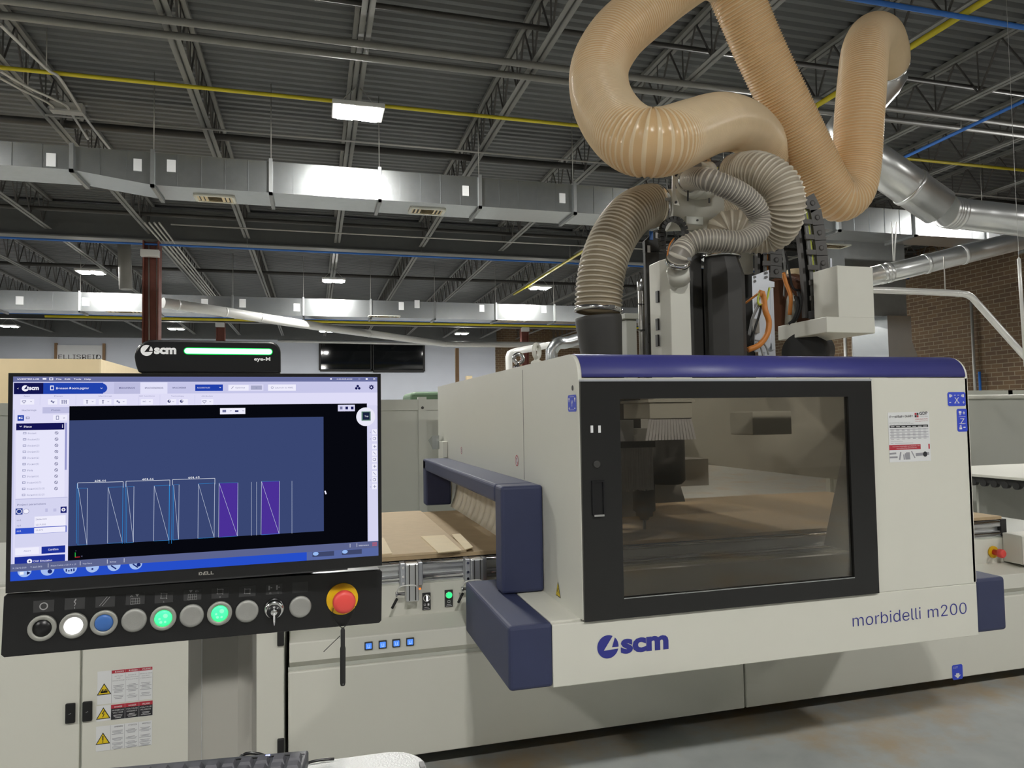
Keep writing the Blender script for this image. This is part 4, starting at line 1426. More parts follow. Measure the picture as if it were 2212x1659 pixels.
def chain(ptsL, width, y, name, links, m_c):
    """energy chain seen from its side: side plates, crossbars and cables"""
    L = spline(ptsL, np.linalg.norm(np.array(ptsL[-1]) - np.array(ptsL[0])) / links)
    o = MB().tube([q - np.array([width * .55, -.01, 0]) for q in L], .007, 8).build(name, m_gcable, Hh)
    for dx, mm in ((.40, m_orange if m_c == 'o' else m_ygreen), (.70, m_gcable)):
        MB().tube([q - np.array([width * dx, -.012, 0]) for q in L], .008, 8).build('cable', mm, o)
    for i in range(len(L) - 1):
        u = nrm(L[i + 1] - L[i])
        ln = np.linalg.norm(L[i + 1] - L[i])
        mid = (L[i] + L[i + 1]) / 2
        w = nrm(np.cross(u, [0, 1, 0]))
        b = MB().obox(mid + np.array([.02, -.005, 0]), u * ln * 1.04, (0, .02, 0), w * .078)
        b.lathe(mid + np.array([.02, -.015, 0]), (0, -1, 0), [(0, .016), (.004, .016), (.005, .008)], 14)
        b.build('chain_link', m_chain, o)
        MB().obox(mid + np.array([-width - .01, .04, 0]), u * ln * 1.02, (0, .03, 0), w * .018).build('far_link', m_chain, o)
        MB().obox(mid + np.array([-width / 2, -.008, 0]) + u * ln * .3, u * .028, (0, .012, 0), (width + .01, 0, 0)).build('crossbar', m_chain, o)
        MB().obox(mid + np.array([-width / 2, .055, 0]), u * ln, (0, .01, 0), (width, 0, 0)).build('chain_back', m_blackm, o)
    return o


chain(pix([(1666, 500, 3.62), (1667, 545, 3.62), (1667, 600, 3.62)]), .06, 3.6, 'cable_chain', 4, 'o')
chain(pix([(1738, 425, 3.55), (1752, 452, 3.55), (1760, 500, 3.55), (1767, 560, 3.55), (1772, 620, 3.55), (1775, 685, 3.55)]), .075, 3.55, 'cable_chain', 8, 'y')
# bracket plate
a, c = at(1627, 598, Y=3.5), at(1662, 620, Y=3.5)
pz = lambda x, y: at(x, y, Y=3.5)
br = MB().prism([pz(1627, 596), pz(1661, 583), pz(1661, 606), pz(1673, 609), pz(1673, 620), pz(1662, 622), pz(1664, 748), pz(1655, 760), pz(1632, 760), pz(1628, 640)], (0, .012, 0))
o = br.build('bracket_plate', m_bracket, Hh)
a = pz(1664, 622)
MB().box(a[0] - .002, a[0] + .02, 3.5, 3.6, pz(1664, 755)[2], a[2]).build('bracket_return', m_bracket, o)
for px, py in ((1629, 599), (1629, 608), (1654, 590), (1654, 599)):
    MB().lathe(pz(px, py), (0, -1, 0), [(0, .008), (.01, .008)], 8).build('bolt', m_chrome, o)
MB().box(pz(1632, 0)[0], pz(1655, 0)[0], 3.52, 3.58, ZL, pz(1640, 740)[2]).build('bracket_foot', m_bracket, o)
# motor behind
o = MB().tube([at(1690, 660, Y=3.75), at(1722, 640, Y=4.1)], .16, 28).build('motor', m_brown, Hh)
fins = MB()
for k in range(7):
    q0 = at(1690, 660, Y=3.75) + (at(1722, 640, Y=4.1) - at(1690, 660, Y=3.75)) * (.05 + .12 * k)
    MB().lathe(q0, at(1722, 640, Y=4.1) - at(1690, 660, Y=3.75), [(0, .16), (.004, .172), (.014, .172), (.018, .16)], 28).build('cooling_fin', m_brown, o)
MB().tube(pix([(1722, 620, 3.95), (1724, 585, 3.95)]), .07, 20).build('motor_cap', m_mdfl, o)
MB().tube(pix([(1708, 700, 3.72), (1712, 610, 3.72)]), .035, 16).build('white_canister', m_white, Hh)
for pts, r, m in ((((1684, 520, 3.7), (1692, 545, 3.7), (1696, 590, 3.7), (1694, 640, 3.68)), .007, m_gcable),
                  (((1697, 548, 3.7), (1703, 575, 3.7), (1712, 620, 3.65), (1728, 628, 3.65)), .007, m_blackm),
                  (((1692, 590, 3.66), (1698, 612, 3.64), (1708, 640, 3.62), (1706, 680, 3.64)), .012, m_orange),
                  (((1724, 630, 3.6), (1730, 655, 3.58), (1722, 685, 3.6), (1708, 700, 3.62)), .010, m_blackm),
                  (((1718, 640, 3.6), (1724, 662, 3.58), (1715, 690, 3.6), (1704, 700, 3.62)), .010, m_blackm),
                  (((1640, 640, 3.45), (1645, 630, 3.44), (1650, 645, 3.44), (1653, 670, 3.42), (1661, 695, 3.42), (1657, 722, 3.42), (1640, 745, 3.43), (1615, 756, 3.45)), .016, m_orange),
                  (((1610, 655, 3.5), (1630, 640, 3.46), (1643, 630, 3.46)), .006, m_orange),
                  (((1662, 622, 3.47), (1655, 650, 3.44), (1640, 658, 3.44), (1637, 645, 3.44), (1641, 632, 3.44)), .006, m_ygreen),
                  (((1640, 658, 3.46), (1632, 672, 3.46), (1625, 690, 3.47), (1618, 725, 3.48)), .008, m_gcable),
                  (((1644, 660, 3.46), (1640, 680, 3.46), (1632, 705, 3.46), (1622, 740, 3.47)), .007, m_blackm),
                  (((1630, 735, 3.44), (1645, 738, 3.43), (1655, 750, 3.43), (1660, 766, 3.43)), .005, m_gcable),
                  (((1632, 740, 3.44), (1642, 748, 3.43), (1648, 768, 3.43)), .005, m_gcable)):
    MB().tube(spline(pix(pts), .012), r, 10).build('cable', m, Hh)
p = at(1636, 700, Y=3.48)
MB().box(p[0] - .018, p[0] + .014, 3.48, 3.5, p[2] - .05, p[2] + .03).build('terminal_block', m_post, Hh)
quadbox('valve_block', (1600, 715), (1630, 765), 3.55, .05, m_dark, ZL)
# white L-shaped box on a tray
a, c = at(1785, 683, Y=3.3), at(1891, 720, Y=3.3)
t0 = at(1808, 573, Y=3.3)
bk = at(1680, 706, X=a[0])[1]
o = MB().box(a[0], c[0], 3.3, bk, c[2], at(1800, 684, Y=3.3)[2]).build('box_tray', m_white, Hh, .004)
MB().box(t0[0], c[0], 3.3, 3.50, at(1800, 684, Y=3.3)[2] - .002, t0[2]).build('upright_box', m_white, o, .004)
p = at(1795, 558, Y=3.48)
MB().box(p[0] - .006, p[0] + .006, 3.48, 3.485, t0[2] - .02, p[2]).build('lug', m_bracket, o)
quadbox('chain_mount', (1765, 668), (1790, 686), 3.48, .08, m_blackm, par=o)
p, q2 = at(1771, 668, Y=3.478), at(1786, 681, Y=3.478)
MB().box(p[0], q2[0], 3.474, 3.479, q2[2], p[2]).build('paper_label', m_paper, o)
# black drum under the tray
MB().tube(pix([(1735, 762, 3.55), (1762, 757, 4.05)]), .12, 28).build('drum', m_blackm, Hh)
MB().box(1.25, 1.75, 3.45, 3.75, 1.63, 1.67).build('carriage_plate', m_innerd, Hh, .004)
for xa in (1.66,):
    MB().box(xa, xa + .3, 4.06, 4.355, 1.08, 1.63).build('carriage', m_innerd, Hh, .004)


# ================================================================ hoses
def hose(name, label, pts, r, pitch, mats, n=30, ribh=.006, ring=None, group=None, flare=None):
    fine = np.array(spline(pts, .004))
    cl = np.concatenate([[0], np.cumsum(np.linalg.norm(np.diff(fine, axis=0), axis=1))])
    pitch = cl[-1] / math.ceil(cl[-1] / pitch) * .9999
    L, rr, mm = [], [], []
    for j in range(int(cl[-1] / pitch)):
        for ph, dr, mt in ((0, .0, 1), (.16, 1.0, 1), (.32, .0, 0), (.50, -.45, 0), (.80, -.45, 0)):
            q_ = (j + ph) * pitch
            L.append(np.array([np.interp(q_, cl, fine[:, k_]) for k_ in range(3)]))
            rr.append(r + ribh * dr)
            mm.append(mt)
    t = thing(name, label, 'hose', tuple(L[0]), group)
    MB().tube(L, rr, n, mats=mm, caps=False).build('corrugated_tube', mats, t)
    for e in (0, -1):
        if ring and ring[e]:
            d = nrm(L[1] - L[0]) if e == 0 else nrm(L[-2] - L[-1])
            MB().lathe(L[e], d, [(-.004, r - .004), (0, r + .008), (.018, r + .008), (.022, r + .003)], n, caps=False).build('clamp_ring', m_chrome, t)
            s = nrm(np.cross(d, [0, 0, 1.0])) if abs(d[2]) < .9 else np.array([.2, -.98, 0])
            MB().obox(L[e] + d * .009 + np.array([0, -1, 0]) * (r + .010) * (1 if abs(d[1]) < .8 else 0) + np.array([.02, 0, 0]), (.03, 0, 0), (0, .014, 0), (0, 0, .016)).build('clamp_screw', m_chrome, t)
    return t


hose('dust_hose', 'large tan ribbed hose looping high above the router head', pix([
    (1700, 430, 4.2), (1682, 372, 4.1), (1652, 318, 3.95), (1612, 276, 3.72), (1556, 265, 3.34), (1495, 284, 3.1), (1432, 307, 2.9), (1372, 303, 2.95), (1325, 263, 3.15), (1297, 205, 3.35),
    (1297, 140, 3.45), (1335, 75, 3.5), (1395, 22, 3.55), (1455, -25, 3.6), (1520, -62, 3.65), (1572, -45, 3.7), (1603, 20, 3.72), (1637, 100, 3.76), (1682, 195, 3.8),
    (1718, 270, 3.84), (1752, 340, 3.88), (1785, 403, 3.9), (1812, 428, 3.9), (1838, 410, 3.9), (1850, 350, 3.9), (1856, 250, 3.88), (1863, 165, 3.92), (1870, 105, 4.0), (1885, 76, 4.15), (1906, 82, 4.4), (1919, 114, 4.65), (1922, 138, 4.80)]),
    .150, .0180, M_TAN, 36, .0055, (False, True))
hose('dust_hose', 'grey-brown striped hose curving down at the left of the router head', pix([
    (1413, 445, 3.61), (1388, 449, 3.57), (1358, 468, 3.5), (1326, 512, 3.45), (1305, 565, 3.42), (1295, 620, 3.41), (1292, 676, 3.41)]), .117, .0240, M_GREY, 34, .0075, (True, True))
hose('dust_hose', 'pale ribbed hose coiled round behind the small grey hose', pix([
    (1586, 374, 3.53), (1608, 369, 3.42), (1640, 370, 3.30), (1680, 393, 3.22), (1698, 432, 3.20), (1692, 474, 3.25), (1668, 503, 3.34), (1625, 508, 3.40), (1588, 492, 3.43), (1565, 498, 3.46), (1562, 522, 3.47)]), .098, .0215, M_GREYL, 32, .007, (True, True))
hose('dust_hose', 'short pale hose behind the small grey hose, right of the white manifold', pix([
    (1566, 446, 3.68), (1590, 448, 3.76), (1620, 462, 3.88), (1645, 490, 4.0), (1650, 530, 4.05)]), .096, .0215, M_GREYL, 30, .007, (True, False))
hose('small_dust_hose', 'small grey hose in front, snaking from the flange to the white column', pix([
    (1490, 391, 3.315), (1498, 386, 3.22), (1530, 388, 3.08), (1575, 406, 3.05), (1615, 430, 3.06), (1640, 465, 3.08), (1636, 502, 3.08), (1600, 522, 3.08), (1555, 520, 3.1), (1510, 520, 3.12), (1483, 533, 3.14), (1469, 550, 3.125), (1463, 570, 3.16)]), .053, .0165, M_GREYS, 28, .0045, (True, True))

# ================================================================ electrical cabinet at the left
t = thing('electrical_cabinet', 'light grey electrical cabinet with warning labels below the monitor', 'cabinet', (-.9, 3.6, 0))
zc = .935
MB().box(-2.2, -.119, 3.165, 4.2, .06, zc).build('cabinet_body', m_white2, t, .012)
MB().box(-2.1, -.2, 3.25, 4.1, 0, .06).build('plinth', m_blackm, t)
d1 = MB().box(-1.7, -.871, YB, 3.165, .08, zc - .02).build('cabinet_door', m_white, t, .004)
d2 = MB().box(-.863, -.121, YB, 3.165, .08, zc - .02).build('cabinet_door', m_white, t, .004)
for (x, d) in ((-.900, d1), (-.842, d2)):
    MB().box(x - .017, x + .017, YB - .012, YB, .385, .460).build('door_latch', m_black, d, .004)
    b = MB()
    pl = Plane((0, YB - .0125, 0), (1, 0, 0), (0, 0, 1))
    pl.line(b, (x - .004, .42), (x + .004, .424), .002, .0004)
    b.build('latch_mark', m_symw, d)
for z0, z1 in ((.165, .226), (.60, .665)):
    MB().box(-.147, -.120, YB - .014, YB, z0, z1).build('hinge', m_blackm, d2, .004)

bp = Plane((0, YB - .0005, 0), (1, 0, 0), (0, 0, 1))


def zz(x, y):                      # point seen in the enlarged view of the labels
    return bp.pic(190 + x / 9.22, 1430 + y / 9.22)


def bars(b, x0, x1, yc, rows, h, wid, m=0, hh=.0022, step=.0045):
    for i in range(rows):
        k = wid * (.8 + .2 * math.sin(i * 2.3 + x0 * 90))
        c = (x0 + x1) / 2
        bp.rect(b, c - k / 2, yc - i * step - hh / 2, c + k / 2, yc - i * step + hh / 2, h, m)


for li, (tl, br, head, tri) in enumerate((((190, 240), (1283, 740), m_red, (322, 388, 430, 205, 575)),
                                          ((170, 795), (1290, 1040), m_red, (300, 825, 412, 178, 1027)),
                                          ((165, 1130), (1275, 1500), m_paper, (305, 1205, 405, 192, 1385)))):
    a, c = zz(*tl), zz(*br)
    x0, x1 = a[0], c[0]
    z1 = (a[1] + zz(br[0], tl[1] - (110 if li != 1 else 110))[1]) / 2
    z0 = z1 - (.118, .064, .098)[li]
    z1 = (.567, .436, .358)[li]
    z0 = (.441, .377, .264)[li]
    xs = x0 + (x1 - x0) * .255
    b = MB()
    bp.rect(b, x0, z0, x1, z1, .0006)
    lab = b.build('warning_label', m_paper, d2)
    w = (x1 - xs) / 3
    # coloured head and dark panels
    hb, tb, wb, kb = MB(), MB(), MB(), MB()
    hz = z1 - (.013, .016, .0135)[li]
    for k in range(3):
        xa, xb_ = xs + k * w, xs + (k + 1) * w
        if li < 2:
            bp.rect(hb, xa + .0005, hz, xb_ - .0005, z1 - .001, .0010)
        word = (('DANGER', 'DANGER', 'PELIGRO'), ('DANGER', 'DANGER', 'PELIGRO'), ('WARNING', 'ATTENTION', 'ADVERTENCIA'))[li][k]
        bp.text(wb if li < 2 else tb, word, (xa + w * .26, hz + .003), (xb_ - w * (.10 if li != 1 else .2), hz + .003), .0075, .0014, off=.01)
        if li == 1:
            bp.rect(kb, xa + .0006, z0 + .001, xb_ - .0006, hz, .0010)
            two = (('HAZARDOUS', 'VOLTAGE'), ('VOLTAGE', 'DANGEREUX'), ('VOLTAJE', 'PELIGROSO'))[k]
            for j, s in enumerate(two):
                bp.text(wb, s, (xa + w * (.08 + .05 * j), hz - .0095 - .009 * j), (xb_ - w * (.08 + .05 * j), hz - .0095 - .009 * j), .0065, .0014)
            bars(wb, xa, xb_, hz - .026, 3, .0014, w * .7, hh=.0014, step=.0048)
        elif li == 0:
            lines = (('ARC FLASH', 'AND', 'SHOCK HAZARD'), ('RISQUE', "D'ELECTROCUTION", "ET D'ECLAT D'ARC"), ('RIESGO DE ARCO', 'ELECTRICO', 'Y DESCARGA'))[k]
            for j, s in enumerate(lines):
                e = .06 + (.30 if len(s) < 5 else (.15 if len(s) < 10 else 0))
                bp.text(tb, s, (xa + w * e, hz - .013 - .0085 * j), (xb_ - w * e, hz - .013 - .0085 * j), .005, .0012)
            bars(tb, xa, xb_, hz - .047, 6, .0012, w * .85, hh=.0018, step=.0052)
            bars(tb, xa, xb_, hz - .086, 3, .0012, w * .8, hh=.0018, step=.0055)
        else:
            for z in (.010, .038, .056, .071):
                bars(tb, xa, xb_, hz - z, 4 if z < .03 else 3, .0012, w * .85, hh=.0017, step=.0042)
        if k:
            bp.rect(tb, xa - .0004, z0, xa + .0004, z1 - .001, .0012)
    bp.rect(tb, xs - .0004, z0, xs + .0004, z1, .0012)
    tb.build('small_print', m_paperg, lab)
    if li < 2:
        hb.build('red_band', m_red, lab)
        wb.build('white_print', m_txtw, lab)
    if li == 1:
        kb.build('black_panel', m_txtk, lab)
    cx, cz, s = (x0 + xs) / 2 - .001, (z0 + z1) / 2 - (.006 if li == 0 else 0), .0255
    b = MB().poly([bp.P(cx - s, cz - s * .85, .0010), bp.P(cx + s, cz - s * .85, .0010), bp.P(cx, cz + s * .9, .0010)])
    b.build('triangle_border', m_txtk, lab)
    b = MB().poly([bp.P(cx - s * .80, cz - s * .73, .0013), bp.P(cx + s * .80, cz - s * .73, .0013), bp.P(cx, cz + s * .68, .0013)])
    b.build('yellow_triangle', m_stripe, lab)
    b = MB()
    if li == 1:
        bp.line(b, (cx + .004, cz + .010), (cx - .004, cz - .002), .003, .0016)
        bp.line(b, (cx - .004, cz - .002), (cx + .003, cz - .002), .002, .0016)
        bp.line(b, (cx + .003, cz - .002), (cx - .002, cz - .015), .0025, .0016)
    elif li == 2:
        bp.rect(b, cx - .002, cz - .008, cx + .002, cz + .010, .0016)
        bp.disc(b, (cx, cz - .013), .0023, .0016, n=10)
    else:
        for q in range(7):
            bp.line(b, (cx - .011 + q * .0035, cz - .013), (cx - .011 + q * .0035 + .001, cz - .005 + .006 * abs(math.sin(q * 2.1))), .0028, .0016)
        bp.rect(b, cx - .012, cz - .014, cx + .012, cz - .008, .0016)
    b.build('warning_mark', m_txtk, lab)

# ================================================================ guide sheet on the router front
fs = Plane((0, YP - .0006, 0), (1, 0, 0), (0, 0, 1))
A, B_, D_ = fs.pic(1917.5, 891), fs.pic(2001, 889), fs.pic(1922.5, 999)
u = (B_ - A)
wS = np.linalg.norm(u)
wS = .208
hS = np.linalg.norm(D_ - A)
gs = Plane(fs.P(*A), (1, 0, u[1] / u[0] * .4), (0.012, 0, 1))
t = thing('guide_sheet', 'white printed feed rate sheet taped to the router front, right of the door', 'paper', tuple(gs.P(wS / 2, -hS)))
g = lambda x, y: (x * wS, -y * hS)


def grect(b, x0, y0, x1, y1, h=.0006):
    gs.rect(b, x0 * wS, -y1 * hS, x1 * wS, -y0 * hS, h)


sh = MB().prism([gs.P(0, -hS), gs.P(wS, -hS), gs.P(wS, 0), gs.P(0, 0)], -gs.n * -.0004)
sh.build('sheet', m_paper, t)
k, r_, gy, w_, gg = MB(), MB(), MB(), MB(), MB()
gs.text(k, 'Feed Rate Guide', g(.04, .115), g(.60, .10), .0125, .0010, off=.012)
gs.text(k, 'GDP', g(.76, .062), g(.965, .055), .012, .0010, off=.025)
gs.text(gy, 'TOOLING', g(.76, .108), g(.965, .103), .006, .0010)
gs.text(r_, '1.800.544.5436', g(.65, .163), g(.965, .155), .007, .0010)
gs.text(r_, 'www.gdptooling.com', g(.655, .198), g(.965, .190), .004, .0010)
for x0, y0, m in ((.645, .018, r_), (.695, .018, k), (.645, .068, k), (.695, .068, r_)):
    grect(m, x0, y0, x0 + .044, y0 + .042, .0010)
gs.text(gy, 'RECOMMENDED FEED SPEED FOR', g(.03, .222), g(.53, .212), .0035, .0010)
gs.text(gy, 'CNC TYPE COMPRESSIONS @ 18,000 RPM', g(.03, .250), g(.60, .238), .0035, .0010)
grect(k, .03, .262, .965, .310, .0010)
for i in range(7):
    grect(w_, .05 + .132 * i, .283, .14 + .132 * i, .297, .0014)
for i in range(8):
    if i % 2 == 0:
        grect(gg, .03, .335 + i * .0275, .965, .358 + i * .0275, .0008)
    for j in range(7):
        grect(gy, .05 + .132 * j, .342 + i * .0275, .12 + .132 * j, .350 + i * .0275, .0012)
grect(gy, .04, .588, .33, .592, .0010)
grect(gy, .04, .622, .10, .628, .0010)
grect(gy, .14, .622, .58, .628, .0010)
grect(r_, .0, .655, .985, .755, .0010)
gs.text(w_, 'For more information on chipload, visit', g(.08, .698), g(.74, .690), .005, .0014)
gs.text(w_, 'www.gdptooling.com/resources', g(.17, .735), g(.66, .728), .005, .0014)
b = MB()
grect(b, .755, .600, .945, .790, .0018)
b.build('blank_square', m_paper, t)
for (p, q, w) in (((.0, .83), (.16, .82), .007), ((.0, .90), (.19, .90), .007), ((.235, .955), (.27, .80), .007), ((.35, .955), (.34, .85), .006), ((.39, .955), (.38, .83), .006), ((.42, .955), (.41, .81), .006), ((.45, .955), (.44, .81), .006), ((.48, .955), (.47, .81), .006),
                  ((.61, .93), (.53, .79), .005), ((.63, .865), (.96, .85), .012)):
    tb = MB()
    gs.line(tb, g(*p), g(*q), w, .0010)
    tb.build('tool_picture', m_paperg, t)
tb = MB()
gs.disc(tb, g(.86, .86), .011, .0014, n=16)
tb.build('tool_picture', m_txtk, t)
k.build('black_print', m_txtk, t)
r_.build('red_print', m_red, t)
gy.build('grey_print', m_paperg, t)
w_.build('white_print', m_txtw, t)
gg.build('table_band', mat('pale_print', (.52, .52, .56, 1), .6, var=.03), t)

# ================================================================ operator console
# pedestal with keyboard tray
px0, px1 = -.208, -.104
t = thing('console_pedestal', 'grey sheet-metal pedestal standing behind the control panel, with white keyboard tray', 'pedestal', (-.156, 1.36, 0))
MB().prism([(px0, 1.34, .04), (px0 + .024, 1.322, .04), (px1 - .022, 1.322, .04), (px1, 1.34, .04), (px1, 1.44, .04), (px0, 1.44, .04)], (0, 0, 1.42)).build('post', m_post, t, .006)
MB().box(px0 + .0245, px0 + .0255, 1.3205, 1.323, .05, 1.45).build('edge_trim', m_alu, t)
MB().box(px0 - .2, px1 + .2, 1.15, 1.62, .0, .04).build('foot_plate', m_post, t, .01)
MB().box(-.32, .0, 1.30, 1.40, 1.22, 1.56).build('mount_bracket', m_blackm, t)
tr = [(-.62, .78), (.10, .78), (.168, .84)]
r0 = .055
cor = []
for cx_, cy_, a0 in ((.155 - r0, 1.112 - r0, 0), ):
    cor = [(cx_ + r0 * math.cos(a), cy_ + r0 * math.sin(a)) for a in np.linspace(0, math.pi / 2, 10)]
poly = [(-.62, .78), (.155, .78)] + cor + [(-.62, 1.125)]
MB().prism([(x, y, 1.018) for x, y in poly], (0, 0, .010)).build('keyboard_tray', m_tray, t, .002)
MB().box(-.19, -.12, .98, 1.30, .86, .90).box(-.19, -.12, .98, 1.02, .90, 1.018).build('tray_arm', m_post, t)
p = at(912, 1655, Z=1.029)
MB().box(p[0] - .004, p[0] + .003, p[1] - .012, p[1] + .004, 1.0285, 1.034).build('stop_peg', m_gcable, t)

# keyboard
ka, kb_ = at(667, 1629, Z=1.05), at(420, 1651, Z=1.05)
ku = nrm(kb_ - ka)
ku[2] = 0
ku = nrm(ku)
kv = np.array([ku[1], -ku[0], 0])
if kv[1] > 0:
    kv = -kv
t = thing('keyboard', 'dark grey keyboard on the white tray at the bottom edge', 'keyboard', tuple(ka))
k0 = ka + np.array([0, 0, .0005])
kw, kd = .45, .15


def kp(a, b, h=0.0):
    return k0 + ku * a + kv * b + np.array([0, 0, h - b * .035])


def kbox(mb, a0, a1, b0, b1, h0, h1):
    vs = [kp(a, b, h) for h in (h0, h1) for b in (b0, b1) for a in (a0, a1)]
    mb.add(vs, [(0, 2, 3, 1), (4, 5, 7, 6), (0, 1, 5, 4), (2, 6, 7, 3), (0, 4, 6, 2), (1, 3, 7, 5)])
    return mb


kbox(MB(), 0, kw, 0, kd, -.016, .006).build('case', m_kb, t, .003)
kbox(MB(), .004, .10, .010, .013, .0055, .0068).build('groove', m_lensk, t)
kbox(MB(), .052, .058, .0075, .0098, .006, .0075).build('indicator_led', glow('led_blue', rgb(160, 170, 255), 3), t)
for row in range(6):
    for c_ in range(20):
        a0 = .006 + c_ * .0219
        if a0 + .018 > kw or (c_ in (4, 5) and row == 0 and False):
            continue
        b0 = .019 + row * .0205
        q_ = MB()
        base = [kp(a, b, .006) for a, b in ((a0, b0), (a0 + .019, b0), (a0 + .019, b0 + .018), (a0, b0 + .018))]
        top = [kp(a, b, .0125) for a, b in ((a0 + .003, b0 + .002), (a0 + .016, b0 + .002), (a0 + .016, b0 + .014), (a0 + .003, b0 + .014))]
        q_.add(base + top, [(4, 5, 6, 7), (0, 1, 5, 4), (1, 2, 6, 5), (2, 3, 7, 6), (3, 0, 4, 7)])
        if row < 5:
            q_.build('key', m_key, t)
pp = [at(515, 1642, Z=1.045), at(520, 1634, Z=1.06), at(535, 1628, Z=1.068), at(555, 1628, Z=1.066), at(575, 1635, Z=1.055)]
pp = [np.array([q[0], kp(0, 0)[1] + .018 + .01 * math.sin(i), q[2]]) for i, q in enumerate(pp)]
pp = [at(x, y, Y=1.135) for x, y in ((512, 1648), (520, 1634), (536, 1627), (556, 1628), (575, 1634), (590, 1644))]
tag(MB().tube(spline(pp, .006), .0024, 8).build('keyboard_cable', m_black), 'black keyboard cable arching up behind the keyboard', 'cable')
pp = [at(x, y, Y=1.10) for x, y in ((655, 1652), (675, 1645), (700, 1641), (722, 1639.5))]
tag(MB().tube(spline(pp, .006), .002, 8).build('cable_end', m_black), 'short black cable lying on the tray right of the keyboard', 'cable')

# ---- monitor
sc_px = [(28.7, 813.4), (815, 814.2), (816.5, 1199.8), (21.9, 1255.5)]
TL = np.array([-.4238, 1.2005, 1.5999])
mp = Plane(TL, (.5269, .0105, -.0001), (.0007, -.0026, .297))
SW, SH = .527, .297
t = thing('monitor', 'flat black monitor showing blue door-cutting software', 'monitor', tuple(mp.P(SW / 2, -SH - .02)))
bz = MB()
BT, BS, BB = .0052, .0058, .0168
o3 = lambda a, b, h: mp.P(a, b, h)


def pbox(mb, pl, a0, a1, b0, b1, h0, h1, m=0):
    vs = [pl.P(a, b, h) for h in (h0, h1) for b in (b0, b1) for a in (a0, a1)]
    return mb.add(vs, [(0, 2, 3, 1), (4, 5, 7, 6), (0, 1, 5, 4), (2, 6, 7, 3), (0, 4, 6, 2), (1, 3, 7, 5)], m)


for a in ((-BS, SW + BS, 0, BT), (-BS, SW + BS, -SH - BB, -SH), (-BS, 0, -SH, 0), (SW, SW + BS, -SH, 0)):
    pbox(bz, mp, a[0], a[1], a[2], a[3], -.02, .0012)
bz.build('bezel', m_black, t)
pbox(MB(), mp, -BS + .002, SW + BS - .002, -SH - BB + .002, BT - .002, -.042, -.004).build('back_housing', m_blackm, t, .006)
b = MB()
pbox(b, mp, .05, SW - .05, -SH - BB - .003, -SH - BB, -.012, .0005).build('chin_strip', m_sym, t)
c0 = mp.pic(430, 1242)
b = MB()
for s_, a0, a1, sh_ in (('D', 429.5, 437.5, 0), ('E', 438.5, 447, .35), ('L', 448, 454.5, 0), ('L', 455.5, 462, 0)):
    p0, p1 = mp.pic(a0, 1243.2 - (a0 - 430) * .072), mp.pic(a1, 1243.2 - (a1 - 430) * .072)
    mp.text(b, s_, (p0[0], c0[1]), (p1[0], c0[1]), .0062, .0016, off=.02, shear=sh_)
b.build('maker_lettering', mat('logo_grey_print', (.35, .34, .31, 1), .5, var=.03), t)

# ---- the picture on the screen
zs = 840 / 2111.0


def Z1(x, y):
    return mp.pic(x * zs, 780 + y * zs)


UI = {}


def uc(r, g_, b_):
    k_ = (r, g_, b_)
    if k_ not in UI:
        UI[k_] = (len(UI), glow('screen_colour_%d_%d_%d' % k_, rgb(*k_), 1.0))
    return UI[k_][0]


S = MB()
lay = [0]


def sr(x0, y0, x1, y1, c, h=None):
    a, d_ = Z1(x0, y0), Z1(x1, y1)
    lay[0] += 1
    mp.rect(S, a[0], d_[1], d_[0], a[1], (h if h is not None else .0002 + lay[0] * .000004), uc(*c))


def sl(x0, y0, x1, y1, w, c):
    lay[0] += 1
    mp.line(S, Z1(x0, y0), Z1(x1, y1), w, .0002 + lay[0] * .000004, uc(*c))


def st(s_, x0, x1, y, cap, c, off=.0, y2=None):
    lay[0] += 1
    a, d_ = Z1(x0, y), Z1(x1, y if y2 is None else y2)
    d_ = np.array([d_[0], a[1]]) if y2 is None else d_
    mp.text(S, s_, a, d_, cap, .0002 + lay[0] * .000004, uc(*c), off=off)


def sd(x, y, r, c):
    lay[0] += 1
    mp.disc(S, Z1(x, y), r, .0002 + lay[0] * .000004, uc(*c))


mp.rect(S, 0, -SH, SW, 0, .0001, uc(205, 206, 238))
LV, LV2, NV, BL = (222, 220, 246), (190, 190, 224), (18, 20, 78), (30, 62, 165)
WH, GT, DT = (238, 237, 252), (120, 122, 160), (70, 72, 120)
sr(72, 84, 2049, 113, (104, 110, 156))
sr(74, 113, 2049, 180, (198, 198, 232))
sr(76, 118, 560, 177, (33, 66, 172))
sd(553, 147, .0073, (33, 66, 172))
sr(76, 118, 235, 178, NV)
a_, b_ = Z1(120, 148), Z1(150, 148)
lay[0] += 1
mp.logo(S, Z1(138, 148), .0045, .0002 + lay[0] * .000004, uc(*WH))
st('scm', 158, 211, 156, .0058, WH, .04)
st('<', 93, 101, 153, .004, WH)
sr(273, 133, 292, 158, WH)
sr(277, 138, 289, 154, (33, 66, 172))
st('Benson Doors.pgmx', 305, 483, 153, .0040, WH, .012)
st('v', 545, 557, 150, .0025, WH, .02)
st('MAESTRO LAB', 95, 212, 102, .0030, WH, .012)
for s_, x0, x1 in (('File', 305, 334), ('Edit', 352, 382), ('Tools', 401, 441), ('Help', 459, 494)):
    st(s_, x0, x1, 102, .0030, WH, .008)
sr(232, 92, 252, 101, WH)
sr(268, 90, 289, 104, WH)
sr(272, 93, 285, 101, (104, 110, 156))
st('2.00.003.1022', 1828, 1912, 101, .0026, WH, .008)
for x in (1797,):
    sd(x, 97, .0014, WH)
sl(1945, 97, 1955, 97, .0005, WH)
sr(1985, 93, 1996, 102, WH)
sl(2026, 92, 2037, 102, .0006, WH)
sl(2037, 92, 2026, 102, .0006, WH)
sr(620, 115, 762, 179, (188, 188, 222))
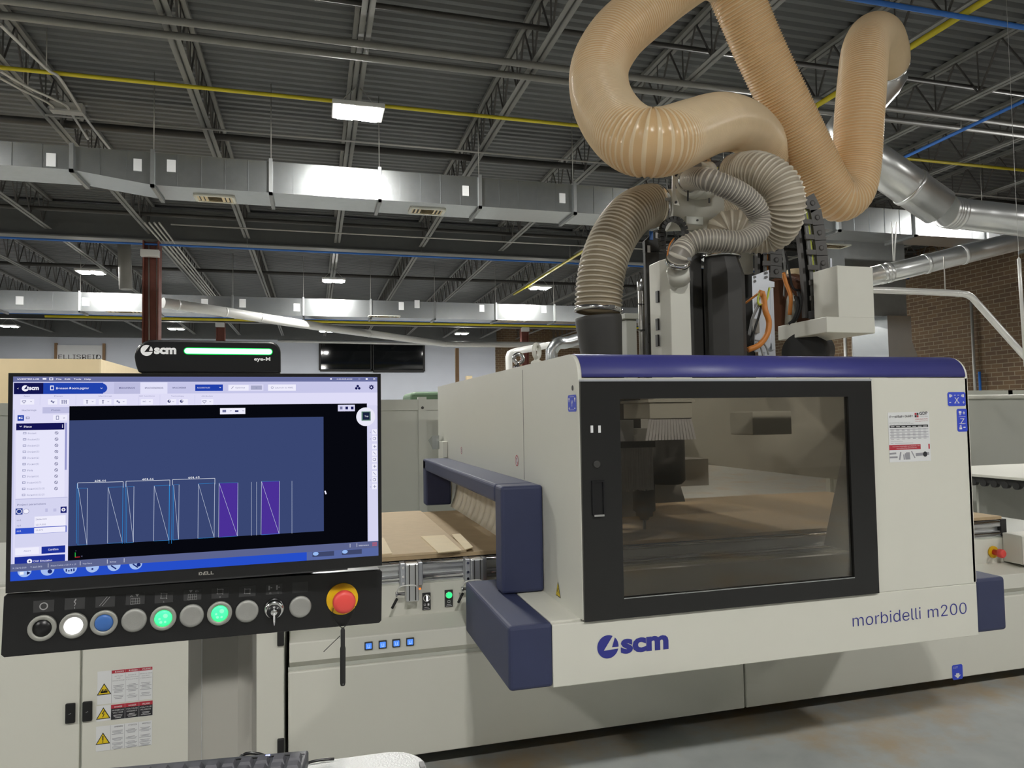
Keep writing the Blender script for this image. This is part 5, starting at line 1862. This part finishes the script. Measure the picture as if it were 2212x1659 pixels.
sr(762, 116, 909, 181, (226, 225, 248))
st('DRAWINGS', 648, 733, 150, .0030, DT, .01)
st('MACHININGS', 787, 886, 150, .0030, DT, .01)
st('MACHINE', 938, 1010, 149, .0030, DT, .01)
sr(1060, 127, 1210, 162, (30, 62, 170))
st('AA10007630', 1070, 1140, 148, .0026, WH)
st('v', 1190, 1201, 146, .0022, WH, .02)
sr(1238, 127, 1430, 163, (215, 214, 242))
sr(1241, 130, 1350, 160, WH)
st('Optimise', 1278, 1330, 148, .0028, GT)
sl(1256, 150, 1268, 138, .0006, DT)
sr(1362, 133, 1422, 155, (165, 167, 196))
st('x', 1387, 1397, 148, .0022, GT)
sr(1455, 127, 1606, 161, WH)
sd(1478, 144, .0019, GT)
sd(1478, 144, .0013, WH)
st('Launch to HMI', 1493, 1591, 148, .0030, GT)
for x, y in ((1942, 136), (1934, 148), (1950, 148)):
    sd(x, y, .0021, NV)
sd(2016, 142, .0032, NV)
for k_ in range(8):
    a = Z1(2016, 142)
    lay[0] += 1
    mp.line(S, a, a + .0042 * np.array([math.cos(k_ * math.pi / 4), math.sin(k_ * math.pi / 4)]), .0013, .0002 + lay[0] * .000004, uc(*NV))
sd(2016, 142, .0014, (198, 198, 232))
sr(74, 181, 2050, 243, LV)
for x in (218, 413, 754, 869, 1058):
    sl(x, 183, x - 1, 240, .0003, LV2)
for s_, x0, x1 in (('Apps', 129, 163), ('Phases', 295, 341), ('Machinings', 536, 608), ('NC functions', 758, 840), ('Technology', 929, 998), ('Attributes', 1094, 1155)):
    st(s_, x0, x1, 193, .0024, GT)
for x0, x1 in ((112, 186), (261, 311), (325, 375), (453, 520), (537, 605), (620, 688), (765, 830), (907, 957), (972, 1020), (1094, 1158)):
    sr(x0, 207, x1, 236, WH)
    if x1 - x0 > 48:
        st('v', x1 - 22, x1 - 11, 222, .0022, GT, .02)
for x, k_ in ((131, 1), (285, 2), (473, 0), (560, 0), (642, 2), (919, 3), (986, 3), (1110, 1)):
    if k_ == 0:
        sl(x, 212, x, 231, .0010, DT)
        sl(x - 6, 214, x + 6, 214, .0006, DT)
    elif k_ == 1:
        sl(x - 11, 218, x, 229, .0007, GT)
        sl(x, 229, x + 11, 216, .0007, GT)
        sl(x - 11, 216, x + 11, 215, .0007, GT)
    elif k_ == 2:
        sd(x - 4, 218, .0013, GT)
        sd(x + 5, 224, .0013, GT)
        sl(x - 8, 216, x + 8, 228, .0006, GT)
    else:
        sd(x, 218, .0024, DT)
        sd(x + 3, 216, .0010, WH)
for x in (338, 349, 360):
    sl(x, 214, x, 232, .0012, GT)
    sl(x - 4, 213, x + 4, 213, .0008, GT)
st('NC', 776, 794, 223, .0028, GT, .01)
# left panel
sr(82, 250, 376, 1104, LV)
sr(232, 250, 378, 283, LV2)
st('Machinings', 120, 198, 271, .0028, GT, .006)
st('Phases', 279, 328, 270, .0028, GT, .006)
sr(96, 294, 131, 324, BL)
sr(103, 303, 112, 314, WH)
sr(114, 302, 124, 306, WH)
sr(114, 310, 124, 314, WH)
sr(142, 302, 161, 314, GT)
sr(145, 305, 158, 311, LV)
sr(289, 292, 366, 322, WH)
sr(305, 297, 321, 318, GT)
sr(308, 300, 318, 315, WH)
st('>', 343, 354, 313, .0040, DT)
sr(89, 339, 350, 373, (20, 20, 82))
st('v', 106, 120, 358, .0030, WH, .02)
st('Piece', 131, 173, 361, .0036, WH, .008)
for k_ in range(3):
    sd(340, 347 + 6 * k_, .0006, WH)
names = ['Pocket', 'Pocket(1)', 'Pocket(2)', 'Pocket(3)', 'Pocket(4)', 'Pocket(5)', 'Park', 'Pocket(6)', 'Pocket(6)(1)', 'Pocket(6)(1)(1)', 'Pocket(6)(1)(2)']
for i, s_ in enumerate(names):
    y = 391 + i * 33.5
    sr(88, y - 15, 351, y + 15, (230, 229, 250))
    x0 = 153 - i * .55
    st(s_, x0, x0 + (45 if i == 0 else (30 if i == 6 else (62 if i < 8 else (76 if i == 8 else 95)))), y + 6, .0034, (140, 142, 178))
    sr(x0 - 27, y - 5, x0 - 9, y + 6, (150, 152, 186))
    sr(x0 - 24, y - 2, x0 - 12, y + 3, (230, 229, 250))
    if i < 10:
        x = 308 - i * .3
        a = Z1(x, y - 1)
        lay[0] += 1
        mp.ringd(S, a, .0023, .0006, .0002 + lay[0] * .000004, uc(*DT), 16)
        sl(x - 6, y - 7, x + 6, y + 5, .0006, DT)
sr(355, 335, 363, 590, (150, 152, 205))
sr(84, 748, 368, 751, LV2)
sr(84, 752, 368, 995, (212, 212, 240))
st('Project parameters', 95, 250, 785, .0034, GT, .008)
sr(86, 800, 124, 832, (40, 60, 140))
sd(105, 816, .0036, WH)
sd(105, 816, .0028, (40, 60, 140))
sd(143, 815, .0038, (130, 132, 175))
sd(143, 815, .0033, WH)
sr(247, 800, 260, 818, LV2)
sr(291, 800, 307, 816, LV2)
sr(330, 790, 363, 823, (26, 32, 110))
sd(346, 806, .0026, WH)
sl(340, 806, 352, 806, .0007, NV)
sl(346, 800, 346, 812, .0007, NV)
for i, (s_, v_, y) in enumerate((('dx1', '2464.000', 862), ('dy1', '1219.000', 891), ('dz1', '15.875', 921))):
    if i == 2:
        sr(85, y - 13, 187, y + 14, (48, 80, 200))
        sr(186, y - 20, 362, y + 6, (60, 80, 190))
    sr(189 - i, y - 18 + i, 357, y + 5, WH)
    st(s_, 93, 116, y + 6, .0028, GT if i < 2 else WH)
    st(v_, 195, 195 + (60, 55, 40)[i], y + 1, .0030, GT)
sr(84, 1016, 213, 1046, WH)
st('Abort', 130, 168, 1035, .0034, (150, 152, 190))
sr(227, 1007, 355, 1038, (28, 48, 150))
st('Confirm', 263, 318, 1028, .0036, WH, .008)
sr(81, 1064, 354, 1103, (30, 48, 150))
sd(162, 1086, .0034, WH)
sl(156, 1086, 168, 1086, .0009, NV)
sl(162, 1080, 162, 1092, .0009, NV)
st('CAM Simulation', 182, 284, 1091, .0036, WH, .008)
# drawing area
BK, SLT = (7, 8, 15), (57, 70, 114)
sr(378, 245, 1996, 1004, BK)
a_ = Z1(372, 1104)
sr(372, 990, 1990, 1040, BK)
sr(378, 322, 1758, 922, SLT)
a0, a1 = Z1(378, 325), Z1(1758, 311)
mp.line(S, (a0[0], a1[1]), a1, .0004, .0030 * .1 + .0004, uc(120, 80, 70))
PUR = (74, 48, 150)
sr(1190, 664, 1292, 950, PUR)
sr(1420, 655, 1518, 938, PUR)
WL, CY = (205, 215, 235), (40, 140, 215)
def box_lines(x0, y0, x1, y1, yb0, yb1, cl=WL, cr=WL, ct=CY):
    sl(x0, y0, x0 - 3, yb0, .0005, cl)
    sl(x1, y1, x1 - 3, yb1, .0005, cr)
    sl(x0, y0, x1, y1, .0004, ct)
    sl(x0 - 3, yb0, x1 - 3, yb1, .0004, ct)
    sl(x0, y0, x1 - 3, yb1, .0004, WL)
box_lines(427, 689, 476, 689, 998, 997, CY, WL)
box_lines(588, 685, 668, 682, 989, 985, WL, CY)
box_lines(690, 681, 728, 679, 986, 983, CY, WL)
box_lines(838, 677, 920, 673, 976, 972, WL, CY)
box_lines(943, 671, 973, 670, 971, 968, CY, WL)
box_lines(1078, 666, 1166, 662, 962, 957, WL, WL)
box_lines(1190, 662, 1292, 660, 956, 949, WL, WL)
box_lines(1420, 653, 1518, 651, 942, 936, WL, WL)
for x in (420, 669, 683, 922, 936):
    sl(x, 665, x - 4, 990, .0005, CY)
for x, y0, y1 in ((1365, 656, 947), (1393, 655, 945), (1585, 650, 935)):
    sl(x, y0, x, y1, .0004, WL)
for x0, x1, y, s_, sx in ((423, 670, 661, '401.64', 515), (685, 923, 652, '401.64', 773), (937, 1167, 643, '401.63', 1022)):
    sl(x0, y, x1, y - 7, .0006, (225, 230, 240))
    sl(x0, y, x0, y + 30, .0006, (225, 230, 240))
    sl(x1, y - 7, x1, y + 25, .0006, (225, 230, 240))
    st(s_, sx, sx + 62, y - 6, .0036, (235, 238, 245), .012)
sr(1195, 256, 1332, 287, WH)
sr(1208, 265, 1228, 278, GT)
sr(1276, 267, 1295, 277, DT)
for x in (1248, 1316):
    st('v', x, x + 10, 272, .0022, DT, .02)
sr(1834, 238, 1926, 272, (214, 213, 240))
for x in (1852, 1882, 1912):
    sr(x - 7, 247, x + 7, 262, NV if x > 1860 else GT)
sl(1764, 704, 1770, 722, .0022, WH)
sl(410, 1038, 410, 1062, .0010, (40, 190, 70))
sl(408, 1064, 436, 1062, .0010, (190, 40, 50))
st('Y', 410, 417, 1033, .0022, GT)
st('X', 441, 450, 1062, .0024, GT)
sr(1998, 240, 2049, 1003, (214, 213, 240))
sr(1925, 240, 2049, 300, (205, 205, 235), .00022)
for i, y in enumerate((384, 420, 463, 499, 534, 571, 610, 643, 680)):
    sr(2020, y - 14, 2046, y + 14, WH)
    if i in (0, 1, 7, 8):
        st('<', 2007, 2014, y + 6, .0034, DT)
    if i % 3 == 0:
        sl(2026, y - 7, 2038, y + 7, .0008, GT)
    elif i % 3 == 1:
        sd(2032, y, .0026, GT)
        sd(2031, y, .0018, WH)
    else:
        sl(2026, y, 2042, y, .0008, GT)
        sl(2033, y - 8, 2033, y + 8, .0008, GT)
sd(1985, 302, .0155, (232, 232, 246))
sr(1962, 274, 2012, 323, (90, 125, 110))
sr(1969, 278, 2006, 318, (26, 34, 62))
st('Top', 1979, 1999, 303, .0030, WH, .008)
# status and task bars
bt = Z1(60, 1194)[1]
for (x0, x1, z0, z1, c) in ((0, SW, -SH, -SH + .0135, (38, 78, 200)), (0, SW, -SH + .0135, -SH + .0245, (92, 100, 142))):
    lay[0] += 1
    mp.rect(S, x0, z0, x1, z1, .0002 + lay[0] * .000004, uc(*c))
x0 = Z1(1665, 1050)[0]
lay[0] += 1
mp.rect(S, x0, -SH, SW, -SH + .0135, .0002 + lay[0] * .000004, uc(88, 104, 160))
for x, w_ in ((1755, .017), (1910, .016)):
    a = Z1(x, 1045)
    lay[0] += 1
    mp.rect(S, a[0] - w_, -SH + .005, a[0] + w_, -SH + .0125, .0002 + lay[0] * .000004, uc(62, 70, 105))
    mp.disc(S, (a[0] - w_ * .7, -SH + .010), .0045, .00025 + lay[0] * .000004, uc(150, 185, 240), n=16, r2=.003)
mp.disc(S, (Z1(2012, 1030)[0], -SH + .011), .0045, .0012, uc(110, 150, 235), n=16, r2=.003)
icons = [135, 260, 383, 503, 620, 738]
for i, x in enumerate(icons):
    ax_ = Z1(x, 1150)[0]
    r = .0088
    pts = [(ax_ + r * math.cos(a), -SH + .0135 + r * math.sin(a)) for a in np.linspace(math.pi, 2 * math.pi, 16)]
    lay[0] += 1
    h = .0002 + lay[0] * .000004
    S.poly([mp.P(*q, h) for q in pts], uc(165, 190, 238))
    if i == 0:
        mp.rect(S, ax_ - .006, -SH + .0085, ax_ - .001, -SH + .0125, h + .00001, uc(235, 240, 250))
        S.poly([mp.P(ax_ + .003, -SH + .0075, h + .00001), mp.P(ax_ + .008, -SH + .0105, h + .00001), mp.P(ax_ + .003, -SH + .013, h + .00001)], uc(20, 30, 80))
    elif i == 1:
        mp.disc(S, (ax_ + .003, -SH + .0105), .003, h + .00001, uc(25, 40, 110))
    elif i == 2:
        for k_, hh in enumerate((.004, .002, .0035, .004)):
            mp.rect(S, ax_ - .006 + .0033 * k_, -SH + .0085, ax_ - .0042 + .0033 * k_, -SH + .0085 + hh, h + .00001, uc(25, 40, 110))
    elif i == 3:
        mp.disc(S, (ax_, -SH + .0098), .0014, h + .00001, uc(25, 40, 110))
    else:
        mp.line(S, (ax_ - .004, -SH + .013), (ax_ + .003, -SH + .0075), .0018, h + .00001, uc(25, 40, 110))
        if i == 5:
            mp.disc(S, (ax_ + .004, -SH + .0115), .0028, h + .00001, uc(25, 40, 110))
yb = -SH + .0175
for s_, x0, x1 in (('X: 2472.018', 70, 145), ('Y: 442.005', 167, 230), ('Piece 2464 x 1219 x 19', 278, 415), ('Top face', 450, 500), ('Setup', 597, 632)):
    lay[0] += 1
    mp.text(S, s_, (Z1(x0, 1125)[0], yb), (Z1(x1, 1125)[0], yb), .0028, .0002 + lay[0] * .000004, uc(205, 210, 232))
for x in (263, 437, 584, 675):
    lay[0] += 1
    xx = Z1(x, 1115)[0]
    mp.rect(S, xx - .0003, yb - .001, xx + .0003, yb + .005, .0002 + lay[0] * .000004, uc(225, 228, 240))
for s_, x0, x1 in (('Millimeters', 1948, 2003),):
    lay[0] += 1
    mp.text(S, s_, (Z1(x0, 1020)[0], yb), (Z1(x1, 1020)[0], yb), .0028, .0002 + lay[0] * .000004, uc(225, 228, 240))
for x in (1900, 1937):
    lay[0] += 1
    xx = Z1(x, 1015)[0]
    mp.rect(S, xx - .0003, yb - .001, xx + .0003, yb + .005, .0002 + lay[0] * .000004, uc(225, 228, 240))
xf = Z1(2034, 1010)[0]
for k_ in range(4):
    lay[0] += 1
    mp.rect(S, xf - .004, yb - .001 + k_ * .0016, xf + .0035, yb - .0002 + k_ * .0016, .0002 + lay[0] * .000004, uc(190, 90, 110))
S.build('screen', [q[1] for q in sorted(UI.values(), key=lambda v: v[0])], t)

# ---- signal light above the monitor
sb = Plane(mp.P(0, 0, -.006), mp.u, mp.v)
a, c = sb.pic(292, 805), sb.pic(608, 805)
tl, trr = sb.pic(290, 733), sb.pic(606, 741)
zt_ = (sb.pic(330, 733)[1] + sb.pic(560, 738)[1]) / 2
t = thing('signal_light', 'black signal light with glowing green bar on top of the monitor', 'signal light', tuple(sb.P((a[0] + c[0]) / 2, BT)))
R1, R2 = .026, .017
x0, x1, z0 = tl[0], trr[0], BT + .001
pts = [(x0 + .006, z0), (x0 + .002, z0 + .012), (x0, z0 + .024)] + [(x0 + R1 - R1 * math.cos(q), zt_ - R1 + R1 * math.sin(q)) for q in np.linspace(0, math.pi / 2, 9)] + \
      [(x1 - R2 + R2 * math.sin(q), zt_ - R2 + R2 * math.cos(q)) for q in np.linspace(0, math.pi / 2, 8)] + [(x1, z0)]
MB().prism([sb.P(p_[0], p_[1], -.028) for p_ in pts[::-1]], sb.n * .028).build('light_housing', m_black, t, .003)
a, c = sb.pic(397, 758), sb.pic(589, 760)
b = MB()
hh = .0053
n_ = 8
q = [(a[0] + hh - hh * math.sin(s_), a[1] + hh * math.cos(s_)) for s_ in np.linspace(0, math.pi, n_)] + [(c[0] - hh + hh * math.sin(s_), a[1] - hh * math.cos(s_)) for s_ in np.linspace(0, math.pi, n_)]
b.prism([sb.P(*p_, 0) for p_ in q], sb.n * .0012)
lb = b.build('led_bar', m_glow_rim, t)  # green edge paints the glow around the pale core
b = MB()
cy_ = a[1]
hi = .0042
q = [(a[0] + hh - hi * math.sin(s_), cy_ + hi * math.cos(s_)) for s_ in np.linspace(0, math.pi, n_)] + [(c[0] - hh + hi * math.sin(s_), cy_ - hi * math.cos(s_)) for s_ in np.linspace(0, math.pi, n_)]
b.prism([sb.P(*p_, .0012) for p_ in q], sb.n * .0004)
b.build('led_core', m_glow_bar, lb)
b = MB()
sb.logo(b, sb.pic(317, 757), .0085, .0006)
p0, p1 = sb.pic(333, 763.5), sb.pic(381, 764)
sb.text(b, 'scm', p0, (p1[0], p0[1]), .0127, .0006, off=.05)
b.build('maker_lettering', m_txtw, t)
b = MB()
p0, p1 = sb.pic(549, 779), sb.pic(584, 779.5)
sb.text(b, 'eye-M', p0, (p1[0], p0[1]), .0056, .0006, off=.025)
b.build('model_lettering', m_txtw, t)

# ---- push-button panel below the monitor
cp = Plane(np.array([-.4345, 1.2092, 1.2838]), (.5477, .0483, -.0133), (.0008, .0018, .0902))
PWD, PHT = .55, .0905
t = thing('operator_console', 'black control panel with round push buttons below the monitor', 'control panel', tuple(cp.P(PWD / 2, -PHT)))
MB().prism([cp.P(x, y, -.03) for x, y in ((.004, 0), (PWD - .004, 0), (PWD, -.004), (PWD, -PHT + .004), (PWD - .004, -PHT), (.004, -PHT), (0, -PHT + .004), (0, -.004))][::-1], cp.n * .03).build('panel_plate', m_black, t, .0015)


def Z2(x, y):
    return cp.pic(x * zs, 780 + y * zs)


def axl(c, prof, m, name, par, n=36, caps=True):
    return MB().lathe(cp.P(c[0], c[1], 0), cp.n, prof, n, caps=caps).build(name, m, par)


BR = .0185
btn = [(232, 1447, 'k'), (402, 1433, 'w'), (567, 1418, 'b'), (730, 1405, None), (888, 1393, 'g'), (1042, 1380, None), (1193, 1367, 'g'), (1341, 1356, None), (1630, 1332, None)]
desc = {'k': 'black lens', 'w': 'lit white lens', 'b': 'blue lens', 'g': 'lit green lens'}
for x, y, kk in btn:
    c = Z2(x, y)
    if kk:
        o = axl(c, [(0, BR), (.0045, BR), (.0056, BR - .0008), (.0054, BR - .0055), (.0044, BR - .0060), (.003, BR - .0062)], m_ring, 'push_button', t)
        ln = axl(c, [(.002, .0124), (.005, .0124), (.0066, .0105), (.0072, .006), (.0074, .0005)] if kk != 'k' else [(.002, .0124), (.0040, .0122), (.0042, .0005)],
                 {'k': m_lensk, 'w': m_glow_w, 'b': m_lensb, 'g': m_glog}[kk], 'lens', o)
        ln['label'] = desc[kk]
        if kk == 'g':
            for dx, dy, r in ((.003, .004, .0035), (-.005, .000, .0018), (-.003, -.005, .0022), (.003, -.005, .0018)):
                MB().lathe(cp.P(c[0] + dx, c[1] + dy, .0072), cp.n, [(0, r), (.0006, r * .6), (.0008, .0002)], 14).build('lens_facet', m_glow_g2, o)
    else:
        o = axl(c, [(0, BR - .001), (.004, BR - .001), (.0062, BR - .003), (.0058, BR - .006), (.0052, .0005)], m_btn, 'blank_button', t)
# key switch
c = Z2(1488, 1343)
o = axl(c, [(0, .0165), (.004, .0165), (.008, .0150), (.011, .0125), (.0112, .0115)], m_chrome, 'key_switch', t)
axl((c[0] - .0006, c[1] - .0024), [(.011, .0112), (.0135, .0108), (.0138, .0005)], m_lensk, 'switch_dial', o)
b = MB()
cp.text(b, '0', (c[0] - .0018, c[1] + .0035), (c[0] + .0008, c[1] + .0035), .0035, .0142)
cp.line(b, (c[0] + .0035, c[1] + .0022), (c[0] + .0055, c[1] + .0042), .0005, .0142)
b.build('dial_marks', m_txtw, o)
axl((c[0] - .0006, c[1] - .0030), [(.0136, .0052), (.016, .0050), (.0162, .003)], m_chrome, 'key_barrel', o)
b = MB()
kp_ = [(c[0] - .0016, c[1] - .0025), (c[0] + .0010, c[1] - .0025), (c[0] + .0012, c[1] - .015), (c[0] + .0002, c[1] - .0205), (c[0] - .0012, c[1] - .0205), (c[0] - .0020, c[1] - .015)]
b.prism([cp.P(q[0], q[1], .0165 + .010 * i) for q, i in zip(kp_, (0, 0, .9, 1.1, 1.1, .9))], cp.n * .002)
b.build('key', m_chrome, o)
# symbol plates
plates = [(238, 1330, 'o'), (407, 1316, 'bolt'), (572, 1304, 'slash'), (735, 1291, 'A'), (890, 1282, 'r1'), (1045, 1268, 'D'), (1195, 1258, 'r2'), (1343, 1249, 'r'), (1488, 1238, '01'), (1630, 1228, '')]
for i, (x, y, s_) in enumerate(plates):
    c = Z2(x, y)
    w_, h_ = .0132 - i * .00008, .0085
    b = MB()
    pbox(b, cp, c[0] - w_, c[0] + w_, c[1] - h_, c[1] + h_, 0, .0006)
    pt = b.build('symbol_plate', m_sym, t)
    b = MB()
    h = .0009
    if s_ == 'o':
        cp.ringd(b, c, .0056, .0016, h)
    elif s_ == 'bolt':
        cp.line(b, (c[0] + .0015, c[1] + .007), (c[0] - .0010, c[1] + .002), .0016, h)
        cp.line(b, (c[0] - .001, c[1] + .002), (c[0] + .0012, c[1] + .001), .0010, h)
        cp.line(b, (c[0] + .0012, c[1] + .001), (c[0] - .0004, c[1] - .0035), .0010, h)
        cp.line(b, (c[0], c[1] - .005), (c[0], c[1] - .0075), .0008, h)
    elif s_ == 'slash':
        cp.line(b, (c[0] - .0075, c[1] - .006), (c[0] + .0025, c[1] + .007), .0007, h)
        cp.line(b, (c[0] - .0040, c[1] - .0065), (c[0] + .0060, c[1] + .0065), .0007, h)
    elif s_ in ('A', 'D'):
        sg = 1 if s_ == 'A' else -1
        cp.text(b, s_, (c[0] - .0058 * sg - .0016, c[1] + .0035), (c[0] - .0058 * sg + .0022 + .0004, c[1] + .0035), .0036, h)
        tx = c[0] + .0025 * sg
        b.poly([cp.P(tx - .0026, c[1] + .0072, h), cp.P(tx, c[1] + .0032, h), cp.P(tx + .0026, c[1] + .0072, h)])
        for q in range(5):
            cp.line(b, (c[0] - .0064 + q * .0032, c[1] - .0075), (c[0] - .0060 + q * .0030, c[1] + .001), .0004, h)
        for q in range(3):
            cp.line(b, (c[0] - .0064, c[1] - .0075 + q * .0042), (c[0] + .0064, c[1] - .0075 + q * .0042), .0004, h)
    elif s_.startswith('r'):
        dy = .0022 if len(s_) > 1 else 0
        for (p_, q_) in (((-.004, -.0035), (-.004, .0035)), ((.004, -.0035), (.004, .0035)), ((-.0035, .0035), (.0038, .0035)), ((-.0038, -.0035), (.0035, -.0035))):
            cp.line(b, (c[0] + p_[0], c[1] + p_[1] + dy), (c[0] + q_[0], c[1] + q_[1] + dy), .0006, h)
        for (ex, ey) in ((-.004, .0042), (.0042, .003), (.004, -.0042), (-.0044, -.003)):
            cp.disc(b, (c[0] + ex, c[1] + ey + dy), .0008, h, n=6)
        if len(s_) > 1:
            cp.text(b, s_[1], (c[0] - .0010, c[1] - .0078), (c[0] + .0010, c[1] - .0078), .0034, h)
    elif s_ == '01':
        for sx in (-1, 1):
            cp.rect(b, c[0] + sx * .006 - .003 * (sx > 0) * 0 - .0028, c[1] - .001, c[0] + sx * .006 - .0005, c[1] + .006, h)
            cp.rect(b, c[0] + sx * .006 + .0005, c[1] + .002, c[0] + sx * .006 + .0030, c[1] + .0034, h)
        cp.text(b, '0', (c[0] - .0070, c[1] - .0072), (c[0] - .0045, c[1] - .0072), .0038, h)
        cp.text(b, '1', (c[0] + .0058, c[1] - .0072), (c[0] + .0070, c[1] - .0072), .0038, h)
    if b.v:
        b.build('symbol', m_symw, pt)
# emergency stop
c = Z2(1858, 1290)
o = axl(c, [(0, .0262), (.0018, .0262), (.0022, .0255)], m_estopy, 'emergency_stop', t)
axl(c, [(.002, .011), (.016, .011), (.017, .0165), (.021, .0185), (.027, .0185), (.031, .0165), (.0325, .012), (.033, .0005)], m_estopr, 'mushroom_knob', o)
# strings and the black marker hanging from the stop button
pp = [cp.P(c[0] + dx, c[1] + dy, .0035) for dx, dy in ((-.020, -.004), (-.0185, -.022), (-.0135, -.034), (.0, -.052))]
pen = cp.pic(739.5, 1354)
pe = cp.pic(739.5, 1478)
t2 = thing('marker_pen', 'black marker pen hanging on a string from the red stop button', 'pen', tuple(cp.P(pe[0], pe[1], .004)))
P0, P1 = cp.P(pen[0], pen[1], .006), cp.P(pe[0], pe[1], .006)
dd = P1 - P0
MB().lathe(P0, dd, [(0, .0022), (.004, .0036), (.030, .0036), (.034, .0046), (np.linalg.norm(dd) - .004, .0044), (np.linalg.norm(dd), .0036)], 16).build('pen_body', m_blackm, t2)
MB().lathe(P1 - nrm(dd) * .0035 + cp.n * .0042, cp.n, [(0, .0008), (.0004, .0008)], 8).build('pen_hole', m_symw, t2)
for sx in (-1, 1):
    L_ = [cp.P(c[0] + sx * .0180 + .001, c[1] - .010, .019), cp.P(c[0] + sx * .0165, c[1] - .026, .012), cp.P(c[0] + sx * .008, c[1] - .040, .010), P0 + cp.n * .002]
    MB().tube(spline(L_, .004), .0006, 6).build('string', m_blackm, t2)
q0, q1 = cp.pic(734, 1372), cp.pic(698, 1405)
MB().tube([cp.P(*q0, .004), cp.P(*q1, .008)], .0006, 6).build('string_end', m_blackm, t2)
